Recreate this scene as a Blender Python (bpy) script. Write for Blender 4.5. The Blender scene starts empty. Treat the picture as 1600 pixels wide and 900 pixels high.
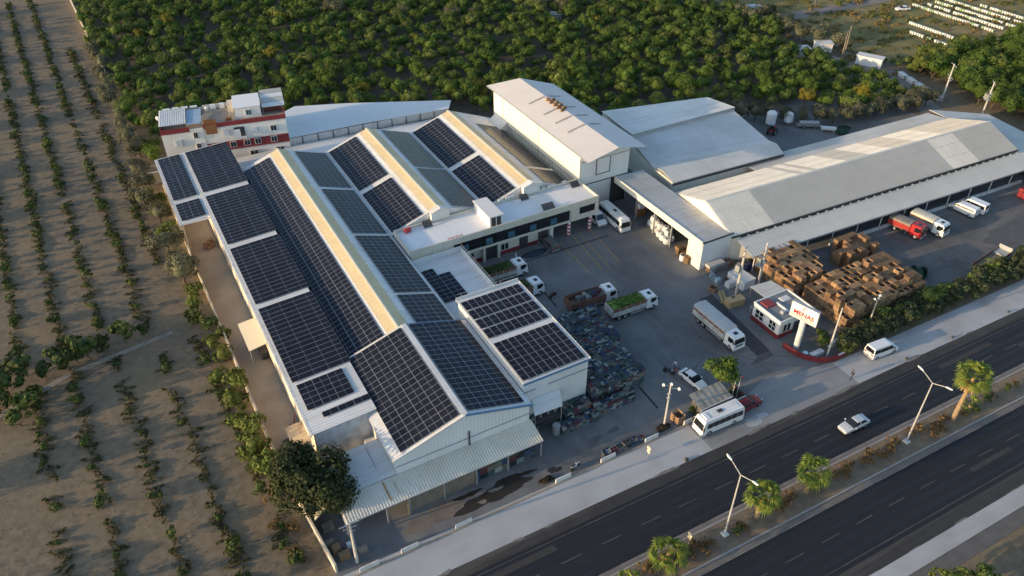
import bpy, math, random
import numpy as np
from mathutils import Vector, Matrix
random.seed(7); RNG = np.random.default_rng(11)
S = bpy.context.scene
COL = S.collection
R = math.radians

# ---------------------------------------------------------------- camera, sky, sun, exposure
cd = bpy.data.cameras.new('camera'); cam = bpy.data.objects.new('camera', cd); COL.objects.link(cam)
cam.location = (0, 0, 80); cam.rotation_euler = (R(90-37.28), 0, R(-28.9))
cd.sensor_width = 36; cd.lens = 27.45; cd.clip_start = 1; cd.clip_end = 4000
S.camera = cam
SUN_EL, SUN_AZ = 10.0, 174.0           # the sun stands towards -x (a little +y), low in the evening
world = bpy.data.worlds.new('World'); S.world = world; world.use_nodes = True
wn = world.node_tree; wn.nodes.clear()
sky = wn.nodes.new('ShaderNodeTexSky'); sky.sky_type = 'NISHITA'; sky.sun_disc = False
sky.sun_elevation = R(SUN_EL); sky.sun_rotation = R(90-SUN_AZ); sky.air_density = 1.0; sky.dust_density = 1.2; sky.ozone_density = 1.7
bg = wn.nodes.new('ShaderNodeBackground'); bg.inputs[1].default_value = 0.15
wo = wn.nodes.new('ShaderNodeOutputWorld')
wn.links.new(sky.outputs[0], bg.inputs[0]); wn.links.new(bg.outputs[0], wo.inputs[0])
ld = bpy.data.lights.new('sun', 'SUN'); ld.energy = 2.7; ld.angle = R(0.6); ld.color = (1.0, 0.72, 0.42)
sun = bpy.data.objects.new('sun', ld); COL.objects.link(sun)
sv = Vector((math.cos(R(SUN_AZ))*math.cos(R(SUN_EL)), math.sin(R(SUN_AZ))*math.cos(R(SUN_EL)), math.sin(R(SUN_EL))))
sun.rotation_euler = sv.to_track_quat('Z', 'Y').to_euler(); sun.location = sv*300
S.view_settings.view_transform = 'Standard'; S.view_settings.look = 'None'
S.view_settings.exposure = 1.12; S.view_settings.gamma = 1.0; S.view_settings.use_curve_mapping = False

# ---------------------------------------------------------------- materials
MATS = {}
def mat(name, col, rough=.8, var=.12, scale=.6, metal=0., bump=0., bscale=8., spec=.4, grime=None, gscale=.12, gamt=.5,
        wave=None, isl=0., objr=0., ramp=None, trans=0., streak=None, grad=None, hue=0.):
    """Principled surface; colour is uneven over world position, with larger blotches of a second colour."""
    if name in MATS: return MATS[name]
    m = bpy.data.materials.new(name); m.use_nodes = True; MATS[name] = m
    nt = m.node_tree; N = nt.nodes; L = nt.links
    b = N['Principled BSDF']; b.inputs['Roughness'].default_value = rough; b.inputs['Metallic'].default_value = metal
    b.inputs['Specular IOR Level'].default_value = spec
    geo = N.new('ShaderNodeNewGeometry'); pos = geo.outputs['Position']
    def noise(sc, det=4, vec=None, ro=.6):
        n = N.new('ShaderNodeTexNoise'); n.inputs['Scale'].default_value = sc; n.inputs['Detail'].default_value = det
        n.inputs['Roughness'].default_value = ro
        L.new(vec or pos, n.inputs['Vector']); return n.outputs['Fac']
    def mix(fac, a, c, bl='MIX'):
        x = N.new('ShaderNodeMix'); x.data_type = 'RGBA'; x.blend_type = bl
        for s_, v in (('Factor', fac), ('A', a), ('B', c)):
            i = x.inputs[0] if s_ == 'Factor' else x.inputs[6 if s_ == 'A' else 7]
            if hasattr(v, 'links'): L.new(v, i)
            else: i.default_value = v if s_ == 'Factor' else (*v, 1)
        return x.outputs[2]
    def maprange(f, a, c, lo, hi):
        x = N.new('ShaderNodeMapRange'); L.new(f, x.inputs[0])
        for i, v in enumerate((a, c, lo, hi)): x.inputs[i+1].default_value = v
        return x.outputs[0]
    lo = tuple(c*(1-var) for c in col); hi = tuple(min(1, c*(1+var)) for c in col)
    if ramp:
        r = N.new('ShaderNodeValToRGB'); r.color_ramp.interpolation = 'CONSTANT'
        e = r.color_ramp.elements
        while len(e) < len(ramp): e.new(.5)
        for i, c in enumerate(ramp): e[i].position = i/len(ramp); e[i].color = (*c, 1)
        if isl == 2:      # crates of one stack share a colour, with a few strays
            sn = N.new('ShaderNodeVectorMath'); sn.operation = 'SNAP'; sn.inputs[1].default_value = (1.064, .744, .915); L.new(pos, sn.inputs[0])
            wn_ = N.new('ShaderNodeTexWhiteNoise'); L.new(sn.outputs[0], wn_.inputs['Vector'])
            ad = N.new('ShaderNodeMath'); ad.operation = 'MULTIPLY_ADD'; ad.inputs[1].default_value = .22; L.new(geo.outputs['Random Per Island'], ad.inputs[0]); L.new(wn_.outputs['Value'], ad.inputs[2])
            fr = N.new('ShaderNodeMath'); fr.operation = 'FRACT'; L.new(ad.outputs[0], fr.inputs[0]); L.new(fr.outputs[0], r.inputs[0])
        elif isl: L.new(geo.outputs['Random Per Island'], r.inputs[0])
        else:
            oi = N.new('ShaderNodeObjectInfo'); L.new(oi.outputs['Random'], r.inputs[0])
        base = r.outputs[0]
        base = mix(maprange(noise(scale), .3, .7, 0, var), base, (0.02, 0.02, 0.02))
    else:
        base = mix(maprange(noise(scale), .3, .7, 0, 1), lo, hi)
    if grime:
        base = mix(maprange(noise(gscale, 6), .45, .72, 0, gamt), base, grime)
    if streak:      # (colour, scale vector, amount): rain streaks running down a slope
        mp = N.new('ShaderNodeMapping'); L.new(pos, mp.inputs[0]); mp.inputs['Scale'].default_value = streak[1]
        base = mix(maprange(noise(1, 3, mp.outputs[0]), .5, .75, 0, streak[2]), base, streak[0])
    if isl and not ramp:
        base = mix(isl, base, mix(geo.outputs['Random Per Island'], tuple(c*.35 for c in col), tuple(min(1, c*1.9) for c in col)))
    if objr:
        oi = N.new('ShaderNodeObjectInfo')
        hs = N.new('ShaderNodeHueSaturation'); L.new(base, hs.inputs['Color'])
        L.new(maprange(oi.outputs['Random'], 0, 1, 1-objr, 1+objr), hs.inputs['Value'])
        if hue:
            ml = N.new('ShaderNodeMath'); ml.operation = 'FRACT'
            m2 = N.new('ShaderNodeMath'); m2.operation = 'MULTIPLY'; m2.inputs[1].default_value = 7.13
            L.new(oi.outputs['Random'], m2.inputs[0]); L.new(m2.outputs[0], ml.inputs[0])
            L.new(maprange(ml.outputs[0], 0, 1, .5-hue, .5+hue*.5), hs.inputs['Hue'])
        base = hs.outputs[0]
    L.new(base, b.inputs['Base Color'])
    hgt = None
    if wave and wave[0] == 'F':        # soft furrows
        w = N.new('ShaderNodeTexWave'); w.bands_direction = 'X'; w.inputs['Scale'].default_value = wave[1]; w.inputs['Distortion'].default_value = 3.; w.inputs['Detail'].default_value = 3
        L.new(pos, w.inputs['Vector']); hgt = w.outputs['Fac']; bs = wave[2]
    elif wave:        # (axis, pitch, strength): shallow ribs of profiled sheet
        w = N.new('ShaderNodeTexWave'); w.bands_direction = wave[0]; w.inputs['Scale'].default_value = 1/wave[1]*.314
        w.wave_profile = 'SIN'; L.new(pos, w.inputs['Vector']); hgt = w.outputs['Fac']; bs = wave[2]
    elif bump: hgt = noise(bscale, 5); bs = bump
    if hgt is not None:
        bp = N.new('ShaderNodeBump'); bp.inputs['Strength'].default_value = bs; bp.inputs['Distance'].default_value = .08
        L.new(hgt, bp.inputs['Height']); L.new(bp.outputs[0], b.inputs['Normal'])
    if trans:
        t = N.new('ShaderNodeBsdfTranslucent'); L.new(base, t.inputs[0])
        ms = N.new('ShaderNodeMixShader'); ms.inputs[0].default_value = trans
        L.new(b.outputs[0], ms.inputs[1]); L.new(t.outputs[0], ms.inputs[2]); L.new(ms.outputs[0], N['Material Output'].inputs[0])
    return m

# ---------------------------------------------------------------- mesh helpers
class MB:
    def __init__(s): s.v = []; s.f = []; s.mi = []
    def poly(s, pts, mi=0):
        n = len(s.v); s.v += [tuple(p) for p in pts]; s.f.append(tuple(range(n, n+len(pts)))); s.mi.append(mi); return s
    def box(s, x0, y0, z0, x1, y1, z1, mi=0, top=None):
        n = len(s.v); t = top or (0, 0)
        s.v += [(x0, y0, z0), (x1, y0, z0), (x1, y1, z0), (x0, y1, z0), (x0+t[0], y0+t[1], z1), (x1-t[0], y0+t[1], z1), (x1-t[0], y1-t[1], z1), (x0+t[0], y1-t[1], z1)]
        for q in ((3, 2, 1, 0), (4, 5, 6, 7), (0, 1, 5, 4), (1, 2, 6, 5), (2, 3, 7, 6), (3, 0, 4, 7)):
            s.f.append(tuple(n+i for i in q)); s.mi.append(mi)
        return s
    def hexa(s, bot, top, mi=0):
        n = len(s.v); s.v += [tuple(p) for p in bot]+[tuple(p) for p in top]; k = len(bot)
        s.f.append(tuple(n+i for i in reversed(range(k)))); s.mi.append(mi)
        s.f.append(tuple(n+k+i for i in range(k))); s.mi.append(mi)
        for i in range(k):
            j = (i+1) % k; s.f.append((n+i, n+j, n+k+j, n+k+i)); s.mi.append(mi)
        return s
    def prism(s, xy, z0, z1, mi=0): return s.hexa([(*p, z0) for p in xy], [(*p, z1) for p in xy], mi)
    def slab(s, pts, t=.08, mi=0):      # a sheet through 4 points with thickness t below
        return s.hexa([(p[0], p[1], p[2]-t) for p in pts], pts, mi)
    def tube(s, p0, p1, r0, r1=None, n=8, mi=0, cap=True):
        r1 = r0 if r1 is None else r1
        p0, p1 = Vector(p0), Vector(p1); d = (p1-p0).normalized()
        a = d.cross(Vector((0, 0, 1))) if abs(d.z) < .95 else d.cross(Vector((1, 0, 0)))
        a.normalize(); b = d.cross(a); k = len(s.v)
        for p, r in ((p0, r0), (p1, r1)):
            for i in range(n):
                t = 2*math.pi*i/n; s.v.append(tuple(p+a*math.cos(t)*r+b*math.sin(t)*r))
        for i in range(n):
            j = (i+1) % n; s.f.append((k+i, k+n+i, k+n+j, k+j)); s.mi.append(mi)
        if cap:
            s.f.append(tuple(k+i for i in range(n))); s.mi.append(mi)
            s.f.append(tuple(k+n+i for i in reversed(range(n)))); s.mi.append(mi)
        return s
    def loft(s, rings, mi=0, cap=True, closed=True):
        k = len(s.v); n = len(rings[0])
        for r in rings: s.v += [tuple(p) for p in r]
        for a in range(len(rings)-1):
            for i in range(n if closed else n-1):
                j = (i+1) % n; s.f.append((k+a*n+i, k+a*n+j, k+(a+1)*n+j, k+(a+1)*n+i)); s.mi.append(mi)
        if cap:
            s.f.append(tuple(k+i for i in reversed(range(n)))); s.mi.append(mi)
            s.f.append(tuple(k+(len(rings)-1)*n+i for i in range(n))); s.mi.append(mi)
        return s
    def ribbed(s, a0, a1, b0, b1, pitch=.5, h=.05, t=.05, mi=0):
        """profiled sheet: ribs run from edge a to edge b"""
        a0, a1, b0, b1 = map(Vector, (a0, a1, b0, b1)); n = max(2, int((a1-a0).length/pitch))
        nr = (a1-a0).cross(b0-a0).normalized()
        if nr.z < 0: nr = -nr
        k = len(s.v); cnt = 0
        for i in range(n):
            for u, hh in ((0, 0), (.45, 0), (.55, h), (.9, h)):
                q = (i+u)/n
                for A, B in ((a0, a1), (b0, b1)): s.v.append(tuple(A.lerp(B, q)+nr*hh))
                cnt += 1
        for A, B in ((a0, a1), (b0, b1)): s.v.append(tuple(B))
        for i in range(cnt): s.f.append((k+2*i, k+2*i+2, k+2*i+3, k+2*i+1)); s.mi.append(mi)
        s.hexa([p-nr*t for p in (a0, a1, b1, b0)], [p-nr*.006 for p in (a0, a1, b1, b0)], mi)
        return s
    def mesh(s, name, mats):
        me = bpy.data.meshes.new(name); me.from_pydata(s.v, [], s.f)
        for m in (mats if isinstance(mats, (list, tuple)) else [mats]): me.materials.append(m)
        if any(s.mi): me.polygons.foreach_set('material_index', s.mi)
        return me
    def build(s, name, mats, parent=None, smooth=False):
        o = OFF.get(parent.name, (0, 0, 0)) if parent else (0, 0, 0)
        if o != (0, 0, 0): s.v = [(p[0]-o[0], p[1]-o[1], p[2]-o[2]) for p in s.v]
        me = s.mesh(name, mats)
        if smooth: me.polygons.foreach_set('use_smooth', [True]*len(me.polygons))
        ob = bpy.data.objects.new(name, me); COL.objects.link(ob)
        if parent: ob.parent = parent; OFF[ob.name] = o
        me.update(); return ob
OFF = {}
def tag(o, label=None, cat=None, group=None, kind=None):
    for k, v in (('label', label), ('category', cat), ('group', group), ('kind', kind)):
        if v: o[k] = v
    return o
def thing(name, label, cat, loc=(0, 0, 0), rz=0, group=None, world=True):
    """an Empty at the thing's base; parts of unrotated things are given in world coordinates"""
    o = bpy.data.objects.new(name, None); COL.objects.link(o); o.location = loc; o.rotation_euler = (0, 0, rz); o.empty_display_size = .5
    if world: OFF[o.name] = tuple(loc)
    return tag(o, label, cat, group)
def copy_tree(o, parent=None):
    c = o.copy(); COL.objects.link(c)
    if parent: c.parent = parent
    for ch in list(o.children): copy_tree(ch, c)
    return c
def raw_mesh(name, V, F, mats):
    """quads only, from numpy arrays"""
    me = bpy.data.meshes.new(name); nv, nf = len(V), len(F)
    me.vertices.add(nv); me.vertices.foreach_set('co', np.asarray(V, np.float32).ravel())
    me.loops.add(nf*4); me.loops.foreach_set('vertex_index', np.asarray(F, np.int32).ravel())
    me.polygons.add(nf); me.polygons.foreach_set('loop_start', np.arange(0, nf*4, 4, dtype=np.int32))
    me.update(calc_edges=True)
    for m in mats: me.materials.append(m)
    return me

# ---------------------------------------------------------------- the materials used
white_metal = mat('white sheet roof', (.67, .67, .66), .45, .06, .35, grime=(.44, .42, .38), gscale=.09, gamt=.5, spec=.4, streak=((.46, .42, .36), (.07, 1.6, 1), .55))
grey_roof = mat('grey sheet roof', (.46, .46, .44), .5, .07, .3, grime=(.33, .31, .27), gscale=.1, gamt=.6, streak=((.32, .28, .23), (.1, 1.3, 1), .5))
pale_roof = mat('pale sheet roof', (.61, .59, .54), .5, .05, .3, grime=(.45, .42, .36), gscale=.1, gamt=.6, streak=((.42, .37, .30), (1.4, .07, 1), .5))
warm_sheet = mat('cream fibre sheet', (.66, .60, .46), .5, .05, .4, grime=(.52, .45, .32), gscale=.2, gamt=.5)
old_sheet = mat('yellowed fibre sheet', (.64, .52, .31), .55, .08, .5, grime=(.52, .42, .24), gscale=.15, gamt=.5)
wall_x = mat('white wall sheet across x', (.70, .71, .71), .55, .05, .3, wave=('X', .5, .35), grime=(.55, .55, .52), gamt=.35)
wall_y = mat('white wall sheet across y', (.72, .71, .67), .55, .05, .3, wave=('Y', .5, .35), grime=(.55, .53, .48), gamt=.35)
render_w = mat('white render', (.70, .69, .66), .85, .06, .5, bump=.15, grime=(.48, .46, .42), gscale=.25, gamt=.5)
render_b = mat('beige render', (.60, .53, .42), .88, .08, .4, bump=.2, grime=(.42, .36, .28), gscale=.2, gamt=.6)
render_r = mat('brick red paint', (.20, .028, .032), .7, .1, .6, bump=.15)
blue_trim = mat('blue trim', (.10, .22, .36), .5, .06)
dark_steel = mat('dark steel', (.05, .05, .055), .55, .1)
steel = mat('galvanised steel', (.42, .43, .44), .45, .08, metal=.5)
concrete = mat('pole concrete', (.46, .44, .40), .9, .1, 1.2, bump=.2)
conc_white = mat('painted concrete', (.62, .62, .60), .85, .08, 1.5, bump=.25, grime=(.35, .33, .3), gscale=.9, gamt=.6)
glass_dark = mat('dark glass', (.015, .018, .022), .08, .05, spec=.6)
glass_blue = mat('blue glass', (.05, .12, .17), .1, .05, spec=.6)
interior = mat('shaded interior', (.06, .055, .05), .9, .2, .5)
pv_frame = mat('panel frame', (.47, .48, .49), .4, .04, metal=.4)
pv_glass = mat('panel glass', (.0145, .0165, .026), .17, .25, .25, spec=.32)
pv_glass.node_tree.nodes['Principled BSDF'].inputs['IOR'].default_value = 1.28
wood = mat('crate wood', (.39, .24, .118), .85, .35, 2.2, bump=.2, objr=.55, hue=.016, grime=(.16, .13, .105), gscale=1.1, gamt=.75)
wood_pale = mat('pale wood', (.46, .33, .17), .8, .15, 1.5, bump=.1)
wood_grey = mat('weathered boards', (.21, .18, .14), .9, .25, 1.0, bump=.2)
tyre = mat('tyre rubber', (.02, .02, .02), .85, .1)
white_paint = mat('white vehicle paint', (.72, .73, .73), .3, .03, spec=.5)
rust = mat('rust', (.28, .12, .04), .9, .3, 2.)
# ---------------------------------------------------------------- the ground and the roads
soil = mat('orchard soil', (.172, .136, .092), .95, .28, .9, bump=.35, bscale=2.2, grime=(.235, .170, .098), gscale=.07, gamt=.75)
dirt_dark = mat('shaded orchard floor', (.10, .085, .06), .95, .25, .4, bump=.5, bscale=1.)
field_m = mat('dry meadow', (.15, .14, .045), .95, .45, .15, bump=.8, bscale=.6, grime=(.34, .23, .11), gscale=.05, gamt=1., streak=((.20, .155, .06), (.12, .03, 1), .8))
asphalt_yard = mat('yard asphalt', (.165, .167, .168), .85, .12, .25, bump=.12, bscale=3, grime=(.085, .084, .084), gscale=.08, gamt=.85, streak=((.21, .20, .185), (.5, .06, 1), .6))
asphalt = mat('road asphalt', (.0125, .0135, .0185), .8, .12, .4, bump=.1, bscale=4, streak=((.024, .023, .024), (.012, .9, 1), .8), grime=(.014, .014, .016), gscale=.12, gamt=.7)
asphalt_old = mat('dusty shoulder asphalt', (.040, .038, .037), .85, .2, .4, bump=.1, bscale=4, streak=((.10, .09, .08), (.03, .9, 1), .8))
paving = mat('dusty pavement', (.40, .405, .41), .9, .1, .4, bump=.15, bscale=3, grime=(.21, .2, .19), gscale=.2, gamt=.6, streak=((.45, .44, .43), (.06, .7, 1), .6))
median_soil = mat('median soil', (.18, .135, .095), .95, .25, .8, bump=.5, bscale=2, grime=(.26, .19, .12), gscale=.25, gamt=.7)
kerb_m = mat('kerb stone', (.30, .29, .28), .85, .12, 1.5, bump=.1)
kerb_dirty = mat('dusty kerb strip', (.17, .15, .135), .9, .12, 1.0, bump=.1)
line_white = mat('road paint', (.068, .066, .064), .7, .45, .6)
dash_white = mat('dash paint', (.08, .077, .074), .7, .35, .6)
line_yellow = mat('yellow paint', (.42, .27, .05), .7, .35, 1.)
sand = mat('alley concrete', (.32, .28, .225), .92, .12, .3, bump=.15, grime=(.24, .19, .14), gscale=.12, gamt=.7)
conc_yard = mat('old yard concrete', (.135, .130, .124), .9, .2, .3, bump=.15, grime=(.07, .066, .062), gscale=.11, gamt=.9, streak=((.19, .175, .155), (.08, .4, 1), .5))

def sheet(name, pts, z, m, thick=0):
    mb = MB()
    if thick: mb.prism(pts, z-thick, z)
    else: mb.poly([(*p, z) for p in pts])
    return tag(mb.build(name, m), kind='structure')
RD = -0.0166                                  # the road runs about one degree off the buildings' axis
def ry(x, y): return y+RD*(x-50)
def strip(name, y0, y1, z, m, x0=-200, x1=420, thick=0):
    return sheet(name, [(x0, ry(x0, y0)), (x1, ry(x1, y0)), (x1, ry(x1, y1)), (x0, ry(x0, y1))], z, m, thick)
sheet('ground', [(-900, -700), (1200, -700), (1200, 1500), (-900, 1500)], -.03, soil)
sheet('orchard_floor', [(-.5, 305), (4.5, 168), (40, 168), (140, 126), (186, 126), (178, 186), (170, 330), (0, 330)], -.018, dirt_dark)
sheet('meadow', [(178, 190), (192, 126), (300, 60), (420, 60), (420, 420), (170, 420)], -.016, field_m)
sheet('yard', [(6.9, 53.2), (57, 53.2), (79.5, 52.6), (88, 55), (175, 49.8), (175, 72), (165, 125), (92, 125), (88, 110), (36, 110), (36, 62), (9, 69), (6.9, 69)], 0, asphalt_yard)
sheet('alley', [(5.2, 166), (5.9, 69), (10.3, 69), (10.3, 166)], -.008, sand)
sheet('warehouse_apron', [(88, 74), (88, 56), (175, 51), (175, 70)], .006, conc_yard)
sheet('entrance_forecourt', [(56.9, 47.95), (84.1, 47.4), (84, 52.7), (80, 53.2), (73, 55), (66, 53), (56.9, 53.3)], .004, mat('worn forecourt', (.24, .24, .24), .9, .12, .3, bump=.12, grime=(.17, .17, .17), gscale=.15, gamt=.7, streak=((.33, .325, .32), (.1, .5, 1), .6)))
strip('carriageway', 39.0, 48.0, -.004, asphalt); strip('carriageway', 25.1, 34.9, -.004, asphalt)
strip('road_shoulder', 46.5, 48.1, .002, asphalt_old); strip('road_shoulder', 25.05, 26.8, .002, asphalt_old)
strip('pavement', 48.1, 53.2, .008, paving, x1=57); strip('pavement', 48.0, 53.0, .008, paving, x0=84)
strip('pavement', 23.0, 25.05, .05, paving)
strip('ditch', 21.2, 23.0, .004, mat('ditch concrete', (.12, .115, .11), .9, .2, .5, bump=.2))
med = strip('median', 35.1, 38.7, .13, median_soil, thick=.16)
for y in (35.0, 38.8): strip('kerb', y-.1, y+.1, .15, kerb_m, thick=.18)
strip('kerb_strip', 38.92, 39.45, .004, kerb_dirty); strip('kerb_strip', 34.25, 34.88, .004, kerb_dirty)
for y in (39.5, 46.0, 34.15, 27.4): strip('edge_line', y-.06, y+.06, .008, line_white if y in (46.0, 27.4) else mat('bright road paint', (.21, .20, .19), .7, .4, .5))
dm = None
for y in (42.85, 30.8):
    for k in range(60):
        x = -60+k*5.64+(.1 if y > 40 else .35)
        if dm is None:
            dm = MB().poly([(0, -.06, 0), (2.8, -.06, 0), (2.8, .06, 0), (0, .06, 0)]).mesh('lane_dash', dash_white)
        o = bpy.data.objects.new('lane_dash', dm); COL.objects.link(o); o.location = (x, ry(x, y), .006); o.rotation_euler.z = RD
        tag(o, kind='structure')
for x0, y0, x1, y1 in ((65.2, 100, 64.6, 89.2), (68.4, 101, 67.2, 89.3), (69.9, 101, 68.7, 89.1), (72.4, 101.5, 71.2, 89.7)):
    sheet('bay_line', [(x1-.07, y1), (x1+.07, y1), (x0+.07, y0), (x0-.07, y0)], .006, line_yellow)
drain = mat('drain grate', (.02, .02, .022), .8)
sheet('drain_channel', [(55.1, 57.6), (55.4, 57.6), (55.6, 62.2), (55.3, 62.2)], .006, drain)
sheet('drain_channel', [(47.5, 97.6), (74.2, 97.35), (74.2, 97.6), (47.5, 97.85)], .006, drain)
sheet('drain_channel', [(55, 91), (54.6, 84), (54.85, 84), (55.25, 91)], .006, drain)
sheet('weighbridge', [(75.1, 59), (77.7, 59), (79.3, 74.3), (76.6, 74.3)], .008, mat('weighbridge deck', (.045, .048, .055), .7, .1))
sheet('weighbridge_ramp', [(72.6, 57.9), (77.4, 57.9), (77.6, 58.9), (75, 58.9)], .006, mat('ramp asphalt', (.085, .085, .09), .8, .1))
wet = mat('wet ground', (.035, .028, .022), .3, .2, .5)
def blob(cx, cy, rx, ry_, seed, n=22, z=.006, m=wet, name='puddle'):
    r = random.Random(seed); ph = [r.uniform(0, 6.3) for _ in range(4)]
    pts = []
    for i in range(n):
        t = 2*math.pi*i/n; k = 1+.22*math.sin(2*t+ph[0])+.16*math.sin(3*t+ph[1])+.12*math.sin(5*t+ph[2])+.08*math.sin(7*t+ph[3])
        pts.append((cx+rx*k*math.cos(t), cy+ry_*k*math.sin(t)))
    return sheet(name, pts, z, m)
blob(27.2, 55.5, 3.6, 1.15, 3); blob(30.8, 56.3, 2.9, .9, 5, z=.011); blob(25.2, 57.1, 1.6, .4, 8, z=.016); blob(33.6, 56.6, 1.2, .25, 10, z=.016)
blob(28.6, 56.2, .9, .3, 41, z=.021, m=mat('dry island', (.2, .17, .145), .9, .2), name='dry_patch'); blob(26.4, 55.3, .6, .25, 42, z=.021, m=MATS['dry island'], name='dry_patch'); blob(20.5, 56.3, 3.8, 1.4, 43, z=.003, m=mat('muddy yard', (.165, .135, .11), .9, .2), name='muddy_patch')
blob(36.8, 55.3, .9, .5, 9, z=.008); blob(9.4, 78.2, .5, 1.7, 4, z=.002); blob(8.2, 77.0, 1.1, .35, 6, z=.006)
patch = mat('tarred patch', (.10, .095, .095), .85, .15)
blob(105, 63.5, 6, 1.6, 12, z=.012, m=patch, name='oil_patch'); blob(140, 62, 7, 2.5, 15, z=.012, m=patch, name='oil_patch'); blob(122, 60.5, 3, 1.2, 17, z=.012, m=patch, name='oil_patch')
blob(47.5, 57.3, .8, .45, 21, m=patch, name='manhole_patch'); blob(44.2, 57.0, 1.0, .5, 22, m=patch, name='manhole_patch')
blob(65.8, 49.3, 1.9, .75, 31, z=.013, m=mat('pale spill', (.33, .35, .37), .9, .25, 1.), name='spilled_lime')
track_m = mat('polished wheel track', (.0155, .0160, .0205), .65, .25, .3, streak=((.014, .014, .017), (.02, .3, 1), .8))
for y in (40.4, 41.9, 43.9, 45.4, 28.3, 29.8, 31.8, 33.3): strip('wheel_track', y-.28, y+.28, -.001, track_m)
# worn patches and tyre marks
random.seed(77); seal = mat('resealed asphalt', (.013, .013, .015), .75, .1); worn = mat('worn asphalt', (.042, .040, .039), .85, .2, .8)
for k, (x, y, L_, w) in enumerate(((22, 44.6, 9, .9), (58, 41.2, 7, .7), (97, 44.4, 12, .8), (70, 32.5, 10, .8), (84, 29.4, 8, .7), (40, 41.0, 6, .5), (112, 42, 9, .9))):
    sheet('road_patch', [(x, ry(x, y)), (x+L_, ry(x+L_, y)+.05), (x+L_-.2, ry(x+L_, y+w)), (x+.1, ry(x, y+w)-.05)], .001, seal if k % 2 else worn)
for k in range(26):
    x = 5+k*4.4+random.uniform(0, 3); y = random.choice((25.0, 48.05)); blob(x, ry(x, y), random.uniform(.6, 2.2), random.uniform(.1, .28), 200+k, 14, .011, mat('drifted dust', (.17, .16, .15), .95, .2, 1.), 'dust_drift')
tm = mat('tyre rubber marks', (.115, .115, .115), .8, .25, .8)
def arc(cx, cy, r_, a0, a1, w=.22, z=.0045):
    mb = MB(); n = 18
    for i in range(n):
        q = []
        for rr, t in ((r_-w/2, i), (r_+w/2, i), (r_+w/2, i+1), (r_-w/2, i+1)):
            a = R(a0+(a1-a0)*t/n); q.append((cx+rr*math.cos(a), cy+rr*math.sin(a), z))
        mb.poly(q)
    return tag(mb.build('tyre_mark', tm), kind='structure')
for c in ((62, 70, 9, -80, 10), (62, 70, 10.9, -80, 10), (70, 62, 7, 150, 260), (70, 62, 8.8, 150, 260), (60, 92, 12, -70, -5), (60, 92, 13.8, -70, -5), (88, 70, 16, 190, 250), (88, 70, 17.9, 190, 250)): arc(*c)
# the ditch across the orchard and the dirt track behind the warehouse
sheet('ditch_bank', [(-26, 100.2), (-16.5, 104.6), (-1.6, 107.4), (-1.6, 108.2), (-16.5, 105.8), (-26, 101.4)], -.006, mat('pale bank', (.27, .24, .20), .95, .2, .6, bump=.4))
sheet('dirt_track', [(165, 92), (171, 92), (187, 128), (176, 150), (171, 148), (180, 128)], -.004, mat('track dust', (.22, .19, .165), .95, .15, .3, bump=.3))
sheet('dirt_track', [(181, 170), (236, 168), (262, 200), (258, 203), (233, 173), (181, 176)], -.004, MATS['track dust'])
# ---------------------------------------------------------------- the factory halls
def slope(parent, name, m, x0, z0, x1, z1, y0, y1, pitch=.5, h=.05):
    return MB().ribbed((x0, y0, z0), (x0, y1, z0), (x1, y0, z1), (x1, y1, z1), pitch, h).build(name, m, parent)
def hall(label, xl, zl, xr, zr_, xe, ze, y0, y1, y0l=None, band=2.6, front=True):
    band = 1.95
    """ridge along y at (xr, zr_); eaves at (xl, zl) and (xe, ze)"""
    t = thing('factory_hall', label, 'factory hall', ((xl+xe)/2, (y0+y1)/2, 0))
    for s_, (xa, za) in ((-1, (xl, zl)), (1, (xe, ze))):
        L_ = math.hypot(xr-xa, zr_-za); k = 1-band/L_
        xm, zm = xa+(xr-xa)*k, za+(zr_-za)*k
        slope(t, 'roof_sheet', white_metal, xa, za, xm, zm, y0, y1)
        slope(t, 'skylight_sheet', old_sheet, xm, zm+.02, xr, zr_, y0, y1, 1.0, .04)
        g = (zr_-za)/(xr-xa)
        MB().slab([(xm+d, y, zm+.06+d*g) for d, y in ((-.22, y0), (.22, y0), (.22, y1), (-.22, y1))], .04).build('flashing', white_metal, t)
    c = MB()
    for sx in (-1, 1): c.slab([(xr, y0-.1, zr_+.12), (xr+sx*.32, y0-.1, zr_+.03), (xr+sx*.32, y1+.1, zr_+.03), (xr, y1+.1, zr_+.12)][::sx], .05)
    c.build('ridge_cap', warm_sheet, t)
    for y in (y0+.12, y1-.12):
        MB().hexa([(xl+.15, y-.08, 0), (xe-.15, y-.08, 0), (xe-.15, y-.08, ze-.1), (xr, y-.08, zr_-.12), (xl+.15, y-.08, zl-.1)], [(xl+.15, y+.08, 0), (xe-.15, y+.08, 0), (xe-.15, y+.08, ze-.1), (xr, y+.08, zr_-.12), (xl+.15, y+.08, zl-.1)]).build('gable_wall', wall_x, t)
    for x in (xl, xe): MB().box(x-.18, y0, min(zl, ze)-.5, x+.18, y1, (zl if x == xl else ze)-.12).build('gutter', steel, t)
    return t
hall('long saw-tooth hall with one cream ridge band beside the orchard-side shed', 18.2, 6.2, 26.6, 9.1, 36, 6.0, 80.6, 143)
hall('saw-tooth hall with cream ridge band in the middle of three', 36.05, 6.0, 45, 9.1, 54.3, 6.0, 108.1, 143.2)
hall('saw-tooth hall with cream ridge band next to the tall white tower hall', 54.35, 6.0, 63.3, 9.1, 73.2, 5.2, 108.1, 143)
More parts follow.
